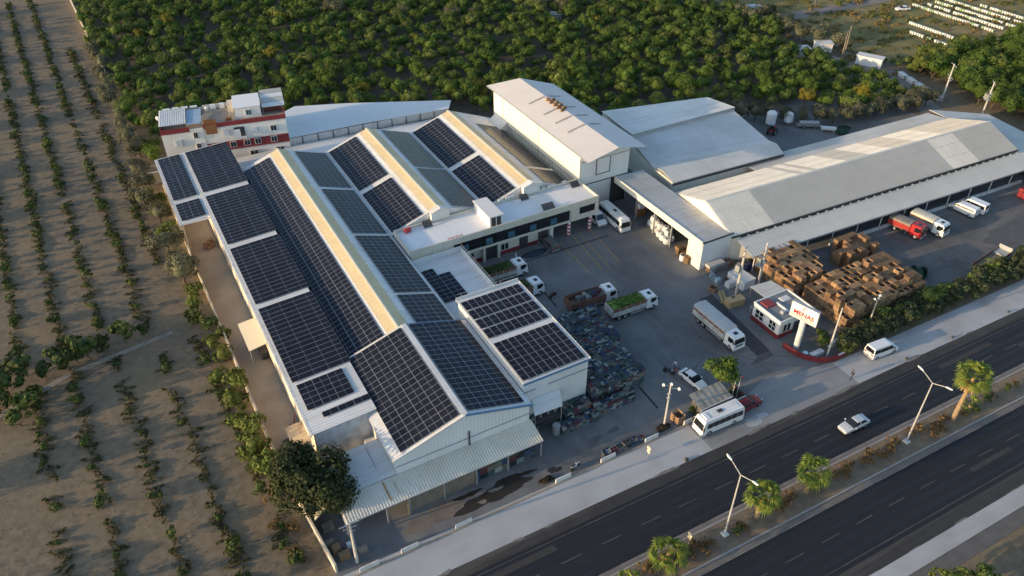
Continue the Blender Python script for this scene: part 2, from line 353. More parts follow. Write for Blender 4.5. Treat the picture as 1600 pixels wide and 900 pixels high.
# little raised gable boxes where two ridges end behind the office
for x, w in ((45, 'middle'), (63.3, 'tall-hall side')):
    t = thing('ridge_end_hood', f'small white gable hood ending the {w} saw-tooth ridge behind the office', 'roof hood', (x, 107.6, 7))
    MB().hexa([(x-1.7, 107.2, 7.2), (x+1.7, 107.2, 7.2), (x+1.7, 107.2, 8.7), (x, 107.2, 9.35), (x-1.7, 107.2, 8.7)], [(x-1.7, 108.05, 7.2), (x+1.7, 108.05, 7.2), (x+1.7, 108.05, 8.7), (x, 108.05, 9.35), (x-1.7, 108.05, 8.7)]).build('hood', render_w, t)
    for s_ in (-1, 1): MB().slab([(x, 106.9, 9.5), (x+s_*1.95, 106.9, 8.8), (x+s_*1.95, 108.2, 8.8), (x, 108.2, 9.5)][::s_], .06).build('hood_roof', white_metal, t)

# the long single-pitch shed along the orchard wall
t = thing('lean_to_shed', 'long single-pitch white shed covered in solar panels along the orchard wall', 'shed', (14, 110, 0))
zs = lambda x: 7.0+(x-5)*.052
slope(t, 'roof_sheet', white_metal, 10.1, zs(10.1), 18.6, zs(18.6), 69.3, 154.2)
slope(t, 'roof_sheet', white_metal, 5.0, zs(5.0), 10.06, zs(10.06)-.03, 127.6, 154.2)
MB().box(10.35, 69.7, 0, 10.55, 153.9, zs(10.4)-.1).build('side_wall', render_b, t)
MB().box(10.56, 69.7, 0, 18.2, 69.9, zs(10.4)-.1).build('end_wall', mat('stained white wall', (.68, .69, .70), .7, .08, 1., grime=(.16, .17, .2), gscale=.8, gamt=.5), t)
MB().box(10.56, 153.6, 0, 18.3, 153.8, zs(10.4)-.1).build('end_wall', wall_x, t)
MB().box(18.3, 69.95, 5.6, 18.5, 153.6, zs(18.3)-.1).build('side_wall', wall_y, t)
for x, y0, y1 in ((10.02, 69.2, 127.6), (4.95, 127.5, 154.2)): MB().box(x-.14, y0, zs(x)-.22, x+.04, y1, zs(x)+.06).build('gutter', white_metal, t)
MB().box(4.9, 127.3, zs(5)-.2, 10.1, 127.55, zs(5)+.1).build('fascia', white_metal, t)
for y in (127.8, 134, 140.5, 147, 153.6): MB().tube((5.25, y, 0), (5.25, y, 6.95), .09, n=6).build('post', steel, t)
for y in (72.5, 79, 86.5, 104, 112, 121): MB().tube((10.25, y, 0), (10.25, y, zs(10)-.2), .06, n=6).build('downpipe', steel, t)
t = thing('lean_to_awning', 'small white awning on posts against the beige wall of the long shed', 'awning', (9, 97, 0))
MB().slab([(7.6, 93.8, 3.0), (10.34, 93.8, 3.5), (10.34, 100.6, 3.5), (7.6, 100.9, 3.0)], .1).build('roof_sheet', warm_sheet, t)
for y in (94, 97.3, 100.6): MB().tube((7.75, y, 0), (7.75, y, 2.95), .06, n=6).build('post', steel, t)
MB().box(9.2, 94.4, 0, 10.2, 99.8, 1.3).build('shelf_rack', dark_steel, t)
t = thing('alley_hut', 'rusty roofed hut at the corner of the long shed in the alley', 'hut', (9, 75, 0))
MB().box(8.2, 73.4, 0, 10.3, 76.8, 2.2).build('wall', render_b, t)
MB().slab([(8, 73.1, 2.3), (10.34, 73.1, 2.5), (10.34, 77.1, 2.5), (8, 77.1, 2.3)], .08).build('roof', mat('rusty cream sheet', (.52, .43, .30), .8, .1, grime=(.25, .11, .06), gscale=.7, gamt=.8), t)

# front gable hall by the road
t = thing('factory_hall', 'white gable hall with blue-trimmed roof and corrugated canopy facing the road', 'factory hall', (27, 70.8, 0))
zl, za, zr_ = 6.9, 10.0, 7.1
slope(t, 'roof_sheet', white_metal, 17.4, zl, 27.1, za, 60.9, 80.5); slope(t, 'roof_sheet', white_metal, 36.6, zr_, 27.1, za, 60.9, 80.5)
MB().hexa([(17.7, 61.2, 0), (36.35, 61.2, 0), (36.35, 61.2, zr_-.1), (27.1, 61.2, za-.12), (17.7, 61.2, zl-.1)], [(17.7, 61.4, 0), (36.35, 61.4, 0), (36.35, 61.4, zr_-.1), (27.1, 61.4, za-.12), (17.7, 61.4, zl-.1)]).build('gable_wall', wall_x, t)
MB().hexa([(17.7, 80.1, 0), (36.35, 80.1, 0), (36.35, 80.1, zr_-.1), (27.1, 80.1, za-.12), (17.7, 80.1, zl-.1)], [(17.7, 80.3, 0), (36.35, 80.3, 0), (36.35, 80.3, zr_-.1), (27.1, 80.3, za-.12), (17.7, 80.3, zl-.1)]).build('gable_wall', wall_x, t)
for x in (17.7, 36.15): MB().box(x, 61.42, 0, x+.2, 80.08, 6.7).build('side_wall', wall_y, t)
for y in (60.86, 80.44):
    for a, b in (((17.3, zl), (27.1, za)), ((27.1, za), (36.7, zr_))):
        MB().hexa([(a[0], y-.07, a[1]-.2), (b[0], y-.07, b[1]-.2), (b[0], y+.07, b[1]-.2), (a[0], y+.07, a[1]-.2)], [(a[0], y-.07, a[1]+.09), (b[0], y-.07, b[1]+.09), (b[0], y+.07, b[1]+.09), (a[0], y+.07, a[1]+.09)]).build('verge_trim', blue_trim if b[0] > 30 else white_metal, t)
MB().box(17.7, 61.12, 5.3, 36.35, 61.18, 5.42).build('wall_rail', steel, t)
MB().slab([(26.75, 60.9, za+.08), (27.45, 60.9, za+.08), (27.45, 80.5, za+.08), (26.75, 80.5, za+.08)], .06).build('ridge_cap', white_metal, t)
MB().tube((27.6, 61.1, 3.9), (27.6, 61.1, 6.6), .1, n=6).build('downpipe', dark_steel, t)
for x in (17.45, 36.55): MB().box(x-.12, 60.9, 6.55, x+.12, 80.4, 6.85 if x < 20 else 7.02).build('gutter', blue_trim if x > 30 else white_metal, t)
t = thing('front_canopy', 'corrugated sheet canopy with rust stains along the front of the gable hall', 'canopy', (23, 59.5, 0))
MB().ribbed((9.9, 57.85, 3.2), (36.6, 57.85, 3.2), (9.9, 61.18, 4.05), (36.6, 61.18, 4.05), .36, .07).build('roof_sheet', mat('galvanised canopy sheet', (.68, .64, .56), .5, .1, .5, grime=(.52, .45, .35), gscale=.25, gamt=.6), t)
for dx, w, a in ((15.6, .22, .05), (15.75, .1, .0), (16.9, .1, .5), (18.6, .07, .9), (20.2, .05, 1.0)):
    MB().poly([(dx, 60.9-a, 4.09-a*.255), (dx+w, 60.9-a, 4.09-a*.255), (dx+w*.8+.1, 58.3+a, 3.425+a*.255), (dx+.14, 58.3+a, 3.425+a*.255)]).build('rust_streak', mat('thin rust stain', (.40, .235, .11), .9, .3, 3.), t)
MB().box(9.9, 57.86, 3.0, 36.6, 57.96, 3.17).build('eave_beam', steel, t)
for x in (10.1, 15, 17.9, 22.5, 27, 31.5, 36.4): MB().box(x-.09, 58.0, 0, x+.09, 58.18, 3.05).build('post', steel, t)
for x in (10.1, 15, 20, 25, 30, 36.4): MB().hexa([(x-.06, 57.9, 2.98), (x+.06, 57.9, 2.98), (x+.06, 61.15, 3.8), (x-.06, 61.15, 3.8)], [(x-.06, 57.9, 3.1), (x+.06, 57.9, 3.1), (x+.06, 61.15, 3.92), (x-.06, 61.15, 3.92)]).build('rafter', steel, t)
# timber screen of boards below the canopy
t = thing('board_screen', 'weathered upright boards closing the middle of the front canopy', 'board screen', (22.5, 58.5, 0))
for i in range(46):
    x = 18.0+i*.196; MB().box(x, 58.32+random.uniform(-.03, .03), 0, x+.18, 58.4, 2.75+random.uniform(-.12, .1)).build('board', wood_grey, t)
tag(MB().hexa([(17.5, 57.9, 0), (17.7, 57.9, 0), (17.95, 58.3, 0), (17.8, 58.3, 0)], [(17.5, 57.9, 2.1), (17.7, 57.9, 2.1), (17.95, 58.3, 2.1), (17.8, 58.3, 2.1)]).build('leaning_board', wood_pale), 'pale wooden board standing at the left end of the board screen', 'board')
# low white roof and sheds left of the front hall
t = thing('low_annex', 'low white flat-roofed annex between the big dark tree and the gable hall', 'annex', (14, 65, 0))
MB().slab([(9.7, 61.25, 4.1), (17.66, 61.25, 4.25), (17.66, 67.6, 4.3), (12.4, 67.6, 4.15), (9.7, 65.0, 4.1)], .15).build('roof', white_metal, t)
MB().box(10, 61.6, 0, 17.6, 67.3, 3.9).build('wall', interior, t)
MB().box(16.3, 67.65, 0, 17.66, 69.2, 3.2).build('wall', render_w, t)
MB().slab([(7.0, 60.3, 3.15), (9.75, 61.3, 4.15), (9.75, 62.0, 4.2), (7.0, 61.0, 3.2)], .12).build('side_roof', warm_sheet, t)
MB().tube((15.8, 63.0, 4.2), (15.8, 67.0, 4.35), .05, n=6).build('pipe', steel, t)
MB().box(12.5, 67.9, 0, 15.8, 69.0, 1.6).build('tank_plinth', conc_white, t)

# flat-roofed hall with the crates beside it
t = thing('factory_hall', 'flat white hall with two solar arrays beside the stacked plastic crates', 'factory hall', (41.7, 73.3, 0))
MB().slab([(36.65, 63.3, 8.55), (47.05, 63.3, 8.55), (47.05, 83.4, 8.6), (36.65, 83.4, 8.6)], .14).build('roof', white_metal, t)
MB().box(36.75, 63.5, 0, 46.85, 63.7, 8.4).build('front_wall', wall_x, t)
MB().box(46.65, 63.72, 0, 46.85, 83.0, 8.4).build('side_wall', wall_y, t); MB().box(36.75, 63.72, 0, 36.95, 83.0, 8.4).build('side_wall', wall_y, t)
MB().box(36.97, 82.98, 0, 46.63, 83.18, 8.4).build('back_wall', wall_x, t)
MB().box(40.6, 63.42, 6.65, 46.84, 63.48, 6.78).build('wall_rail', mat('blue grey strip', (.25, .3, .35), .6), t); MB().box(36.8, 63.42, 6.65, 38.6, 63.48, 6.78).build('wall_rail', MATS['blue grey strip'], t)
MB().box(36.6, 63.2, 8.3, 47.1, 63.29, 8.66).build('fascia', blue_trim, t); MB().box(47.06, 63.3, 8.3, 47.16, 83.4, 8.68).build('fascia', white_metal, t)
MB().box(36.6, 83.41, 8.3, 47.1, 83.52, 9.0).build('parapet', white_metal, t)
MB().slab([(37.4, 61.5, 4.0), (41.6, 61.3, 4.05), (42.4, 63.45, 5.0), (38.0, 63.45, 5.0)], .07).build('porch_roof', white_metal, t)
for x, y in ((37.5, 61.6), (41.5, 61.4)): MB().tube((x, y, 0), (x, y, 4), .07, n=6).build('porch_post', steel, t)
MB().box(37.2, 61.4, 1.7, 41.6, 63.4, 1.85).build('porch_deck', dark_steel, t)
t = thing('conveyor_sorter', 'dark steel sorting machine under the small porch of the flat hall', 'machine', (39, 62.3, 1.85))
MB().box(37.5, 61.8, 1.85, 41, 62.9, 2.4).build('bed', dark_steel, t)
for x in (37.6, 38.8, 40, 41): MB().tube((x, 62.3, 2.4), (x, 62.3, 3.0), .16, .05, n=7).build('hopper', steel, t)
tag(MB().tube((40.3, 60.6, 0), (40.3, 60.6, 1.6), .55, n=12).build('water_tank', steel), 'grey upright tank under the porch of the flat hall', 'tank')
tag(MB().box(37.1, 61.9, 0, 38.4, 63.2, 1.65).build('control_cabinet', mat('grey cabinet', (.12, .13, .13), .6)), 'dark cabinet below the porch deck', 'cabinet')

# low roof court with parapet between the halls and the office
t = thing('court_building', 'low flat-roofed block with parapet walls and stepped solar panels beside the office', 'low building', (41, 92, 0))
MB().box(36.1, 83.6, 0, 45.4, 100.4, 4.4).build('block', white_metal, t)
MB().box(36.1, 100.2, 4.4, 45.4, 100.4, 5.4).build('parapet', white_metal, t)
MB().box(45.22, 83.6, 4.4, 45.4, 100.18, 5.4).build('parapet', white_metal, t)
MB().box(36.1, 83.6, 4.4, 36.3, 100.18, 5.3).build('parapet', white_metal, t)
for y in (85, 87.4, 89.8, 92.2, 94.6, 97, 99.4): MB().tube((45.31, y, 5.3), (45.31, y, 6.1), .03, n=5).build('railing_post', steel, t)
MB().tube((45.31, 84, 6.05), (45.31, 100, 6.05), .03, n=5).build('railing', steel, t)
for x in (37.5, 39.7, 41.9, 44.1): MB().tube((x, 83.46, 8.9), (x, 83.46, 9.6), .03, n=5).build('railing_post', steel, t)
MB().tube((36.8, 83.46, 9.55), (47, 83.46, 9.55), .03, n=5).build('railing', steel, t)

# ---------------------------------------------------------------- the office block
t = thing('office_building', 'two-storey office with dark window band and white roof along the yard', 'office', (55, 104, 0))
cream = mat('cream facade panel', (.60, .57, .48), .6, .04, .4, grime=(.45, .42, .35), gscale=.4, gamt=.4)
MB().box(36.4, 100.85, 3.2, 73.7, 107.8, 6.55).build('upper_floor', render_w, t)
MB().box(36.6, 101.05, 6.56, 73.5, 107.6, 6.62).build('roof_deck', mat('white roof coating', (.74, .75, .76), .7, .05, .3, grime=(.58, .57, .55), gscale=.12, gamt=.6), t)
for i in range(19):       # facade cladding panels of the parapet
    x = 36.45+i*1.965; MB().box(x, 100.6, 5.75, x+1.925, 100.83, 7.0).build('facade_panel', cream, t)
for i in range(19):
    x = 36.45+i*1.965
    if x < 44 or x > 67.5: MB().box(x, 100.6, 3.15, x+1.925, 100.83, 5.71).build('facade_panel', cream, t)
MB().box(44.3, 100.6, 3.15, 67.5, 100.83, 3.6).build('spandrel', cream, t)
for i in range(14):
    x = 44.35+i*1.66; MB().box(x, 100.68, 3.62, x+1.6, 100.84, 5.72).build('window_pane', glass_dark, t)
for x in (45.8, 50.4, 54.8, 59.2, 63.5): MB().hexa([(x, 100.5, 3.9), (x+1.3, 100.5, 3.9), (x+1.3, 100.66, 3.9), (x, 100.66, 3.9)], [(x, 100.64, 5.0), (x+1.3, 100.64, 5.0), (x+1.3, 100.67, 5.0), (x, 100.67, 5.0)]).build('open_window', glass_blue, t)
MB().box(69.6, 100.57, 4.3, 72.9, 100.62, 5.7).build('window', glass_dark, t)
MB().box(37.2, 100.57, 4.6, 38.4, 100.62, 5.2).build('window', glass_dark, t)
MB().box(36.35, 107.55, 6.55, 73.75, 107.8, 7.1).build('parapet', cream, t)
MB().box(36.35, 100.84, 6.55, 36.55, 107.54, 7.0).build('parapet', cream, t); MB().box(73.5, 100.84, 6.55, 73.75, 107.54, 7.0).build('parapet', cream, t)
MB().box(45.5, 101.6, 0, 63.8, 107.7, 3.18).build('ground_floor', mat('cream plaster', (.62, .58, .48), .85, .05, .5, grime=(.45, .42, .35), gscale=.3, gamt=.4), t)
MB().box(53.4, 101.5, 0, 61.4, 101.59, .75).build('base_band', render_r, t); MB().box(45.6, 101.5, 0, 50.2, 101.59, .75).build('base_band', render_r, t)
MB().box(57.6, 101.47, 0, 59.3, 101.58, 2.5).build('door', dark_steel, t)
for x in (46.8, 53.7): 
    w = MB().box(x, 101.5, 1.0, x+1.7, 101.58, 2.1).build('window', glass_dark, t)
    for k in range(3): MB().box(x+k*.8, 101.44, .95, x+k*.8+.1, 101.52, 2.15).build('mullion', render_w, w)
MB().box(50.3, 101.44, 0, 53.1, 101.58, 2.8).build('entrance', dark_steel, t)
for x in (50.0, 52.9): MB().box(x, 100.9, 0, x+.45, 101.42, 3.15).build('entrance_pier', cream, t)
MB().box(61.5, 101.5, .3, 63.6, 101.59, 2.5).build('garage_opening', interior, t); MB().box(63.82, 101.2, 0, 64.5, 101.9, 3.18).build('pier', render_w, t)
MB().box(64.6, 107.3, 0, 73.6, 107.5, 3.18).build('back_wall', interior, t)
for k, x in enumerate((67.7, 72.3)):
    c = MB().tube((x, 101.0, 0), (x, 101.0, 3.18), .33, n=16).build('striped_column', mat('column white', (.75, .74, .72), .6), t)
    for j in range(4):       # red diagonal bands wrapped round the column
        rings = []
        for i in range(17):
            a = 2*math.pi*i/16; z = .25+j*.76+.3*math.sin(a+.6)
            rings.append([(x+.345*math.cos(a), 101+.345*math.sin(a), max(.02, z)), (x+.345*math.cos(a), 101+.345*math.sin(a), min(3.16, z+.36))])
        MB().loft(rings, cap=False, closed=False).build('red_band', mat('column red', (.42, .03, .04), .6), c)
s_ = thing('stair_head', 'white rooftop stair head with open dark doorway on the office roof', 'roof room', (52.7, 104.5, 6.6))
MB().box(51.6, 101.3, 6.62, 54.0, 107.4, 8.6).build('walls', render_w, s_); MB().slab([(51.4, 101.1, 8.75), (54.2, 101.1, 8.75), (54.2, 107.6, 8.75), (51.4, 107.6, 8.75)], .14).build('roof', render_w, s_)
MB().box(51.9, 101.22, 6.64, 53.7, 101.32, 8.4).build('doorway', interior, s_); MB().box(52.7, 101.16, 6.66, 52.85, 101.24, 8.4).build('frame', render_w, s_)
s_ = thing('water_barrel', 'red barrel lying on the west end of the office roof', 'barrel', (38.5, 106.8, 6.6))
MB().tube((38.0, 106.7, 7.05), (39.1, 106.9, 7.05), .42, n=12).build('drum', mat('red plastic', (.45, .05, .05), .5), s_)
for x, y, s2, w in ((42.3, 107.0, 1.0, 'west end'), (61.4, 106.8, 1.0, 'back edge'), (63.6, 101.9, 1.5, 'yard edge'), (72.0, 106.2, 1.1, 'east corner')):
    s_ = thing('solar_heater', f'small tilted water-heating panel at the {w} of the office roof', 'solar heater', (x, y, 6.62))
    MB().slab([(x-s2*.8, y-.6, 6.85), (x+s2*.8, y-.6, 6.85), (x+s2*.8, y+.5, 7.5), (x-s2*.8, y+.5, 7.5)], .08).build('collector', mat('collector glass', (.07, .07, .075), .3), s_)
    for dx in (-.6, .6): MB().tube((x+dx*s2, y+.45, 6.6), (x+dx*s2, y+.45, 7.45), .04, n=5).build('leg', steel, s_)
# steel lettering frame lying on the roof, seen from behind
s_ = thing('roof_sign_frame', 'small red and white steel frame on the office roof edge', 'sign frame', (45, 101.3, 6.6))
for k in range(6): MB().box(43.6+k*.5, 101.2, 6.64, 43.7+k*.5, 101.4, 6.9+.12*(k % 2)).build('rod', mat('sign red', (.5, .05, .05), .5), s_)
MB().box(43.5, 101.25, 6.86, 46.4, 101.33, 6.93).build('rail', steel, s_)
for x, y in ((57, 107.66), (58.5, 107.66), (59.5, 107.66), (66, 107.66), (67.2, 107.66), (68.1, 107.66), (70.5, 107.6)):
    MB().box(x-.4, y-.3, 7.1, x+.4, y+.1, 7.5).build('air_conditioner', conc_white, t)

# ---------------------------------------------------------------- the tall hall
t = thing('tall_hall', 'tallest white hall with pale gable roof and sunlit yellowish side wall', 'tall hall', (79.2, 122, 0))
tl = [(72.8, 103.2, 12.8), (79.2, 103.2, 14.25), (79.2, 140.0, 14.25), (72.8, 143, 12.8)]
trr = [(85.7, 103.2, 12.8), (79.2, 103.2, 14.25), (79.2, 140.0, 14.25), (85.7, 136.8, 12.8)]
tall_roof = mat('pinkish white roof', (.62, .59, .57), .5, .04, .3, grime=(.5, .48, .46), gscale=.1, gamt=.3)
for q in (tl, trr): MB().ribbed(q[0], q[3], q[1], q[2], .5, .03).build('roof_sheet', tall_roof, t)
tall_wall = mat('cream wall sheet', (.76, .72, .60), .55, .04, .3, wave=('Y', .45, .2))
MB().box(73.6, 107.2, 6.6, 73.8, 141.5, 12.75).build('side_wall', tall_wall, t)
MB().box(73.75, 107.2, 0, 73.95, 141.5, 6.58).build('lower_wall', mat('brown shaded wall', (.16, .10, .06), .8), t)  # brown puts the shade below the wall's shadow line into its colour
for i in range(57): MB().box(73.6, 107.4+i*.6, 4.9, 73.74, 107.68+i*.6, 6.58).build('wall_rib', tall_wall, t)
MB().hexa([(73.82, 107.2, 0), (84.9, 107.2, 0), (84.9, 107.2, 12.7), (79.2, 107.2, 13.95), (73.82, 107.2, 12.7)], [(73.82, 107.4, 0), (84.9, 107.4, 0), (84.9, 107.4, 12.7), (79.2, 107.4, 13.95), (73.82, 107.4, 12.7)]).build('gable_wall', wall_x, t)
MB().box(84.7, 107.42, 0, 84.9, 136.5, 12.7).build('side_wall', wall_y, t)
MB().hexa([(73.82, 141.2, 0), (84.68, 136.2, 0), (84.68, 136.4, 0), (73.82, 141.4, 0)], [(73.82, 141.2, 12.7), (84.68, 136.2, 12.7), (84.68, 136.4, 12.7), (73.82, 141.4, 12.7)]).build('back_wall', wall_x, t)
MB().box(77.4, 107.12, 7.3, 80.4, 107.19, 10.4).build('hatch', wall_x, t)
for a in ((77.3, 7.2, 77.42, 10.5), (80.38, 7.2, 80.5, 10.5)): MB().box(a[0], 107.06, a[1], a[2], 107.17, a[3]).build('hatch_rail', dark_steel, t)
MB().box(81.0, 107.05, 0, 84.6, 107.16, 5.5).build('doorway', interior, t)
MB().box(77.3, 107.06, 7.14, 80.5, 107.16, 7.24).build('hatch_sill', dark_steel, t)
MB().box(73.82, 107.05, 10.5, 84.9, 107.17, 10.62).build('wall_rail', steel, t)
MB().box(73.82, 107.05, 5.6, 84.9, 107.17, 5.72).build('wall_rail', dark_steel, t)
for y in (137.2, 122.3): MB().box(73.55, y, 5, 73.6, y+.12, 12.6).build('wall_seam', steel, t)
for q in ((72.75, 103.2, 143), (85.75, 103.2, 136.8)): MB().box(q[0]-.1, q[1], 12.62, q[0]+.1, q[2], 12.78).build('gutter', steel, t)
for x, y in ((73.4, 103.5), (85.1, 103.5)): MB().tube((x, y, 12.6), (x+(.4 if x < 80 else -.4), 107.2, 11.2), .06, n=5).build('brace', steel, t)
slit = mat('grey ridge vent', (.33, .31, .29), .7)
for i, y in enumerate((129.2, 123.3, 118.8, 114.3)):
    for s_, x0, x1 in ((-1, 75.2, 78.9), (1, 79.9, 82.7)):
        z = lambda x: 14.25-abs(x-79.2)*.2265+.05
        MB().slab([(x0, y-.22, z(x0)+.06), (x1, y-.22, z(x1)+.06), (x1, y+.22, z(x1)+.06), (x0, y+.22, z(x0)+.06)], .1).build('vent_strip', slit, t)
t = thing('wall_dormer', 'small white box dormer on the sunlit side of the tall hall', 'dormer', (71.9, 138, 5))
MB().hexa([(70.3, 135.2, 4.9), (73.6, 135.2, 4.9), (73.6, 140.5, 4.9), (70.3, 140.5, 4.9)], [(70.3, 135.2, 5.1), (73.6, 135.2, 7.3), (73.6, 140.5, 7.3), (70.3, 140.5, 5.1)]).build('box', white_metal, t)
for k in range(9):
    x = 78.7+.9*(k % 2); y = 121.4+.72*k
    tag(MB().box(x-.5, y, 14.1, x+.3, y+.55, 14.65).build('wooden_crate', wood), 'brown wooden crate lined up on the ridge of the tall hall roof', 'crate', 'crates on the tall roof ridge')

# gate roof: the long grey flat roof over the loading bay
t = thing('loading_bay', 'long grey flat roof over the open loading bay beside the tall hall', 'loading bay', (85, 93.7, 0))
for q in ((81.75, 85.0, 5.75, 5.6), (85.02, 88.3, 5.6, 5.5)): MB().slab([(q[0], 80.85, q[2]), (q[1], 80.85, q[3]), (q[1], 106.9, q[3]), (q[0], 106.9, q[2])], .14).build('roof_sheet', grey_roof, t)
MB().box(81.6, 80.85, 4.55, 81.74, 106.9, 5.85).build('fascia', mat('cream fascia', (.72, .68, .58), .6, .05), t)
MB().box(81.75, 80.7, 0, 88.25, 80.84, 5.5).build('end_wall', wall_x, t)
MB().box(81.75, 80.86, 0, 81.95, 84.4, 4.55).build('side_wall', mat('cream side wall', (.74, .70, .60), .6, .05), t)
MB().box(81.7, 80.6, 5.5, 88.4, 80.72, 5.8).build('fascia', dark_steel, t)
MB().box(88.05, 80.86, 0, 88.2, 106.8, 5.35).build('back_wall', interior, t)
for y in (89, 94, 99.5): MB().box(81.8, y, 0, 82.05, y+.25, 4.6).build('post', steel, t)
MB().hexa([(88.3, 80.7, 0), (92.6, 78.5, 0), (92.7, 78.65, 0), (88.4, 80.86, 0)], [(88.3, 80.7, 4.9), (92.6, 78.5, 3.5), (92.7, 78.65, 3.5), (88.4, 80.86, 4.9)]).build('wing_wall', MATS['cream side wall'], t)

# white hall behind, with a step in its roof, and its lower front roof
t = thing('packing_hall', 'broad white hall with a stepped roof behind the loading bay', 'hall', (106, 115, 0))
MB().ribbed((92, 115.9, 8.3), (119.6, 115.9, 8.3), (94.5, 130.6, 7.0), (119.9, 125.2, 7.0), .55, .03).build('roof_sheet', white_metal, t)
MB().box(92, 115.95, 7.0, 119.5, 116.1, 8.15).build('roof_step', mat('shadow grey sheet', (.34, .35, .35), .6, .1), t)
MB().ribbed((90.4, 105.0, 5.4), (118.9, 100.6, 4.9), (91.6, 116.1, 7.5), (119.4, 116.0, 7.5), .55, .03).build('roof_sheet', mat('worn white roof', (.58, .59, .59), .55, .08, .2, grime=(.38, .38, .37), gscale=.06, gamt=.8), t)
MB().hexa([(91, 105.4, 0), (118.7, 101, 0), (119.6, 125, 0), (94.6, 130.2, 0)], [(91, 105.4, 4.7), (118.7, 101, 4.6), (119.6, 125, 6.8), (94.6, 130.2, 6.8)]).build('walls', wall_y, t)
t = thing('packing_annex', 'low cream annex roof stepping down between the stepped hall and the warehouse', 'annex', (104, 103, 0))
MB().slab([(90.3, 99.9, 5.5), (118.0, 98.9, 5.3), (119.1, 102.2, 5.75), (90.7, 103.4, 6.1)], .12).build('roof_sheet', pale_roof, t)
MB().slab([(90.7, 103.42, 6.1), (119.1, 102.22, 5.75), (119.3, 104.4, 5.4), (90.9, 106.6, 5.75)], .12).build('roof_sheet', pale_roof, t)
MB().hexa([(90.4, 100.1, 0), (117.8, 99.1, 0), (119, 104.2, 0), (90.9, 106.3, 0)], [(90.4, 100.1, 5.3), (117.8, 99.1, 5.1), (119, 104.2, 5.1), (90.9, 106.3, 5.5)]).build('walls', MATS['cream side wall'], t)
MB().slab([(90.2, 99.75, 5.2), (118.1, 98.75, 5.0), (118.1, 98.88, 5.0), (90.2, 99.88, 5.2)], .35).build('gutter', dark_steel, t)

# ---------------------------------------------------------------- the long warehouse on the right, turned a little towards the road
WH = thing('warehouse', 'long pale gable warehouse with patchwork roof sheets and open front canopy', 'warehouse', (88.3, 88.4, 0), R(-2.7), world=False)
LW = 74.0
light = mat('light roof sheet', (.66, .64, .58), .5, .05, .3, grime=(.52, .48, .41), gscale=.1, gamt=.5, streak=((.50, .45, .38), (1.5, .06, 1), .5))
greyp = mat('grey roof sheet b', (.40, .40, .385), .5, .05, .3, grime=(.34, .335, .31), gscale=.1, gamt=.5, streak=((.38, .35, .30), (1.5, .06, 1), .6))
warmp = mat('tan roof sheet', (.48, .45, .40), .5, .05, .3)
segs_f = [(0, 9.5, light), (9.5, 55, greyp), (55, 62.5, light), (62.5, LW, greyp)]
segs_b = [(0, 22, light), (22, 23.4, greyp), (23.4, 25.2, light), (25.2, 26.6, greyp), (26.6, 34, light), (34, 40, greyp), (40, 46, light), (46, 53, warmp), (53, 60.5, light), (60.5, LW, warmp)]
for x0, x1, m in segs_f: MB().ribbed((x0+.02, -7.9, 5.1), (x1-.02, -7.9, 5.1), (x0+.02, 0, 8.0), (x1-.02, 0, 8.0), .42, .06).build('roof_sheet', m, WH)
for x0, x1, m in segs_b: MB().ribbed((x0+.02, 9.0, 5.0), (x1-.02, 9.0, 5.0), (x0+.02, 0, 8.0), (x1-.02, 0, 8.0), .42, .06).build('roof_sheet', m, WH)
MB().box(-.05, -.3, 7.97, LW+.05, .3, 8.1, top=(0, .2)).build('ridge_cap', light, WH)
for x in (.05, LW-.25): MB().hexa([(x, -7.8, 0), (x, 8.9, 0), (x, 8.9, 4.95), (x, 0, 7.9), (x, -7.8, 5.0)], [(x+.2, -7.8, 0), (x+.2, 8.9, 0), (x+.2, 8.9, 4.95), (x+.2, 0, 7.9), (x+.2, -7.8, 5.0)]).build('gable_wall', MATS['cream side wall'], WH)
MB().box(.3, 8.75, 0, LW-.3, 8.9, 4.9).build('back_wall', wall_x, WH)
MB().box(0, -8.05, 4.75, LW, -7.92, 5.12).build('gutter', dark_steel, WH)
can = mat('canopy grey sheet', (.53, .52, .48), .5, .05, .3, grime=(.40, .39, .36), gscale=.08, gamt=.6)
MB().ribbed((1, -12.6, 3.45), (LW+1, -12.6, 3.45), (1, -8.1, 4.5), (LW+1, -8.1, 4.5), .6, .03).build('canopy_sheet', can, WH)
MB().box(1, -12.68, 3.2, LW+1, -12.6, 3.5).build('canopy_fascia', steel, WH)
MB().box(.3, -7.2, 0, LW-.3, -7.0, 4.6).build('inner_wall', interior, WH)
for i in range(13): MB().tube((2+i*6.0, -12.2, 0), (2+i*6.0, -12.2, 3.4), .1, n=6).build('post', conc_white, WH)
for i in range(37): MB().box(1.4+i*2.0, -8.3, 4.52, 1.75+i*2.0, -8.06, 4.74).build('bracket', light, WH)
MB().ribbed((20, 9.1, 4.75), (LW, 9.1, 4.75), (20, 14.2, 4.1), (LW, 14.2, 4.1), .6, .03).build('rear_roof', grey_roof, WH)
MB().box(20.2, 13.9, 0, LW-.2, 14.1, 4.0).build('rear_wall', wall_x, WH)
MB().box(19.8, -12.4, 0, 72, -12.05, .6).build('dock_kerb', conc_white, WH)
t = thing('side_shed', 'flat grey shed roof beyond the far end of the warehouse', 'shed', (168, 86, 0))
MB().slab([(162.5, 74, 4.4), (171, 72.5, 4.2), (174, 92, 4.2), (163.5, 99.5, 4.6)], .15).build('roof', grey_roof, t)
MB().hexa([(162.8, 74.5, 0), (170.6, 73, 0), (173.5, 91.5, 0), (163.7, 99, 0)], [(162.8, 74.5, 4.2), (170.6, 73, 4.0), (173.5, 91.5, 4.0), (163.7, 99, 4.4)]).build('walls', interior, t)

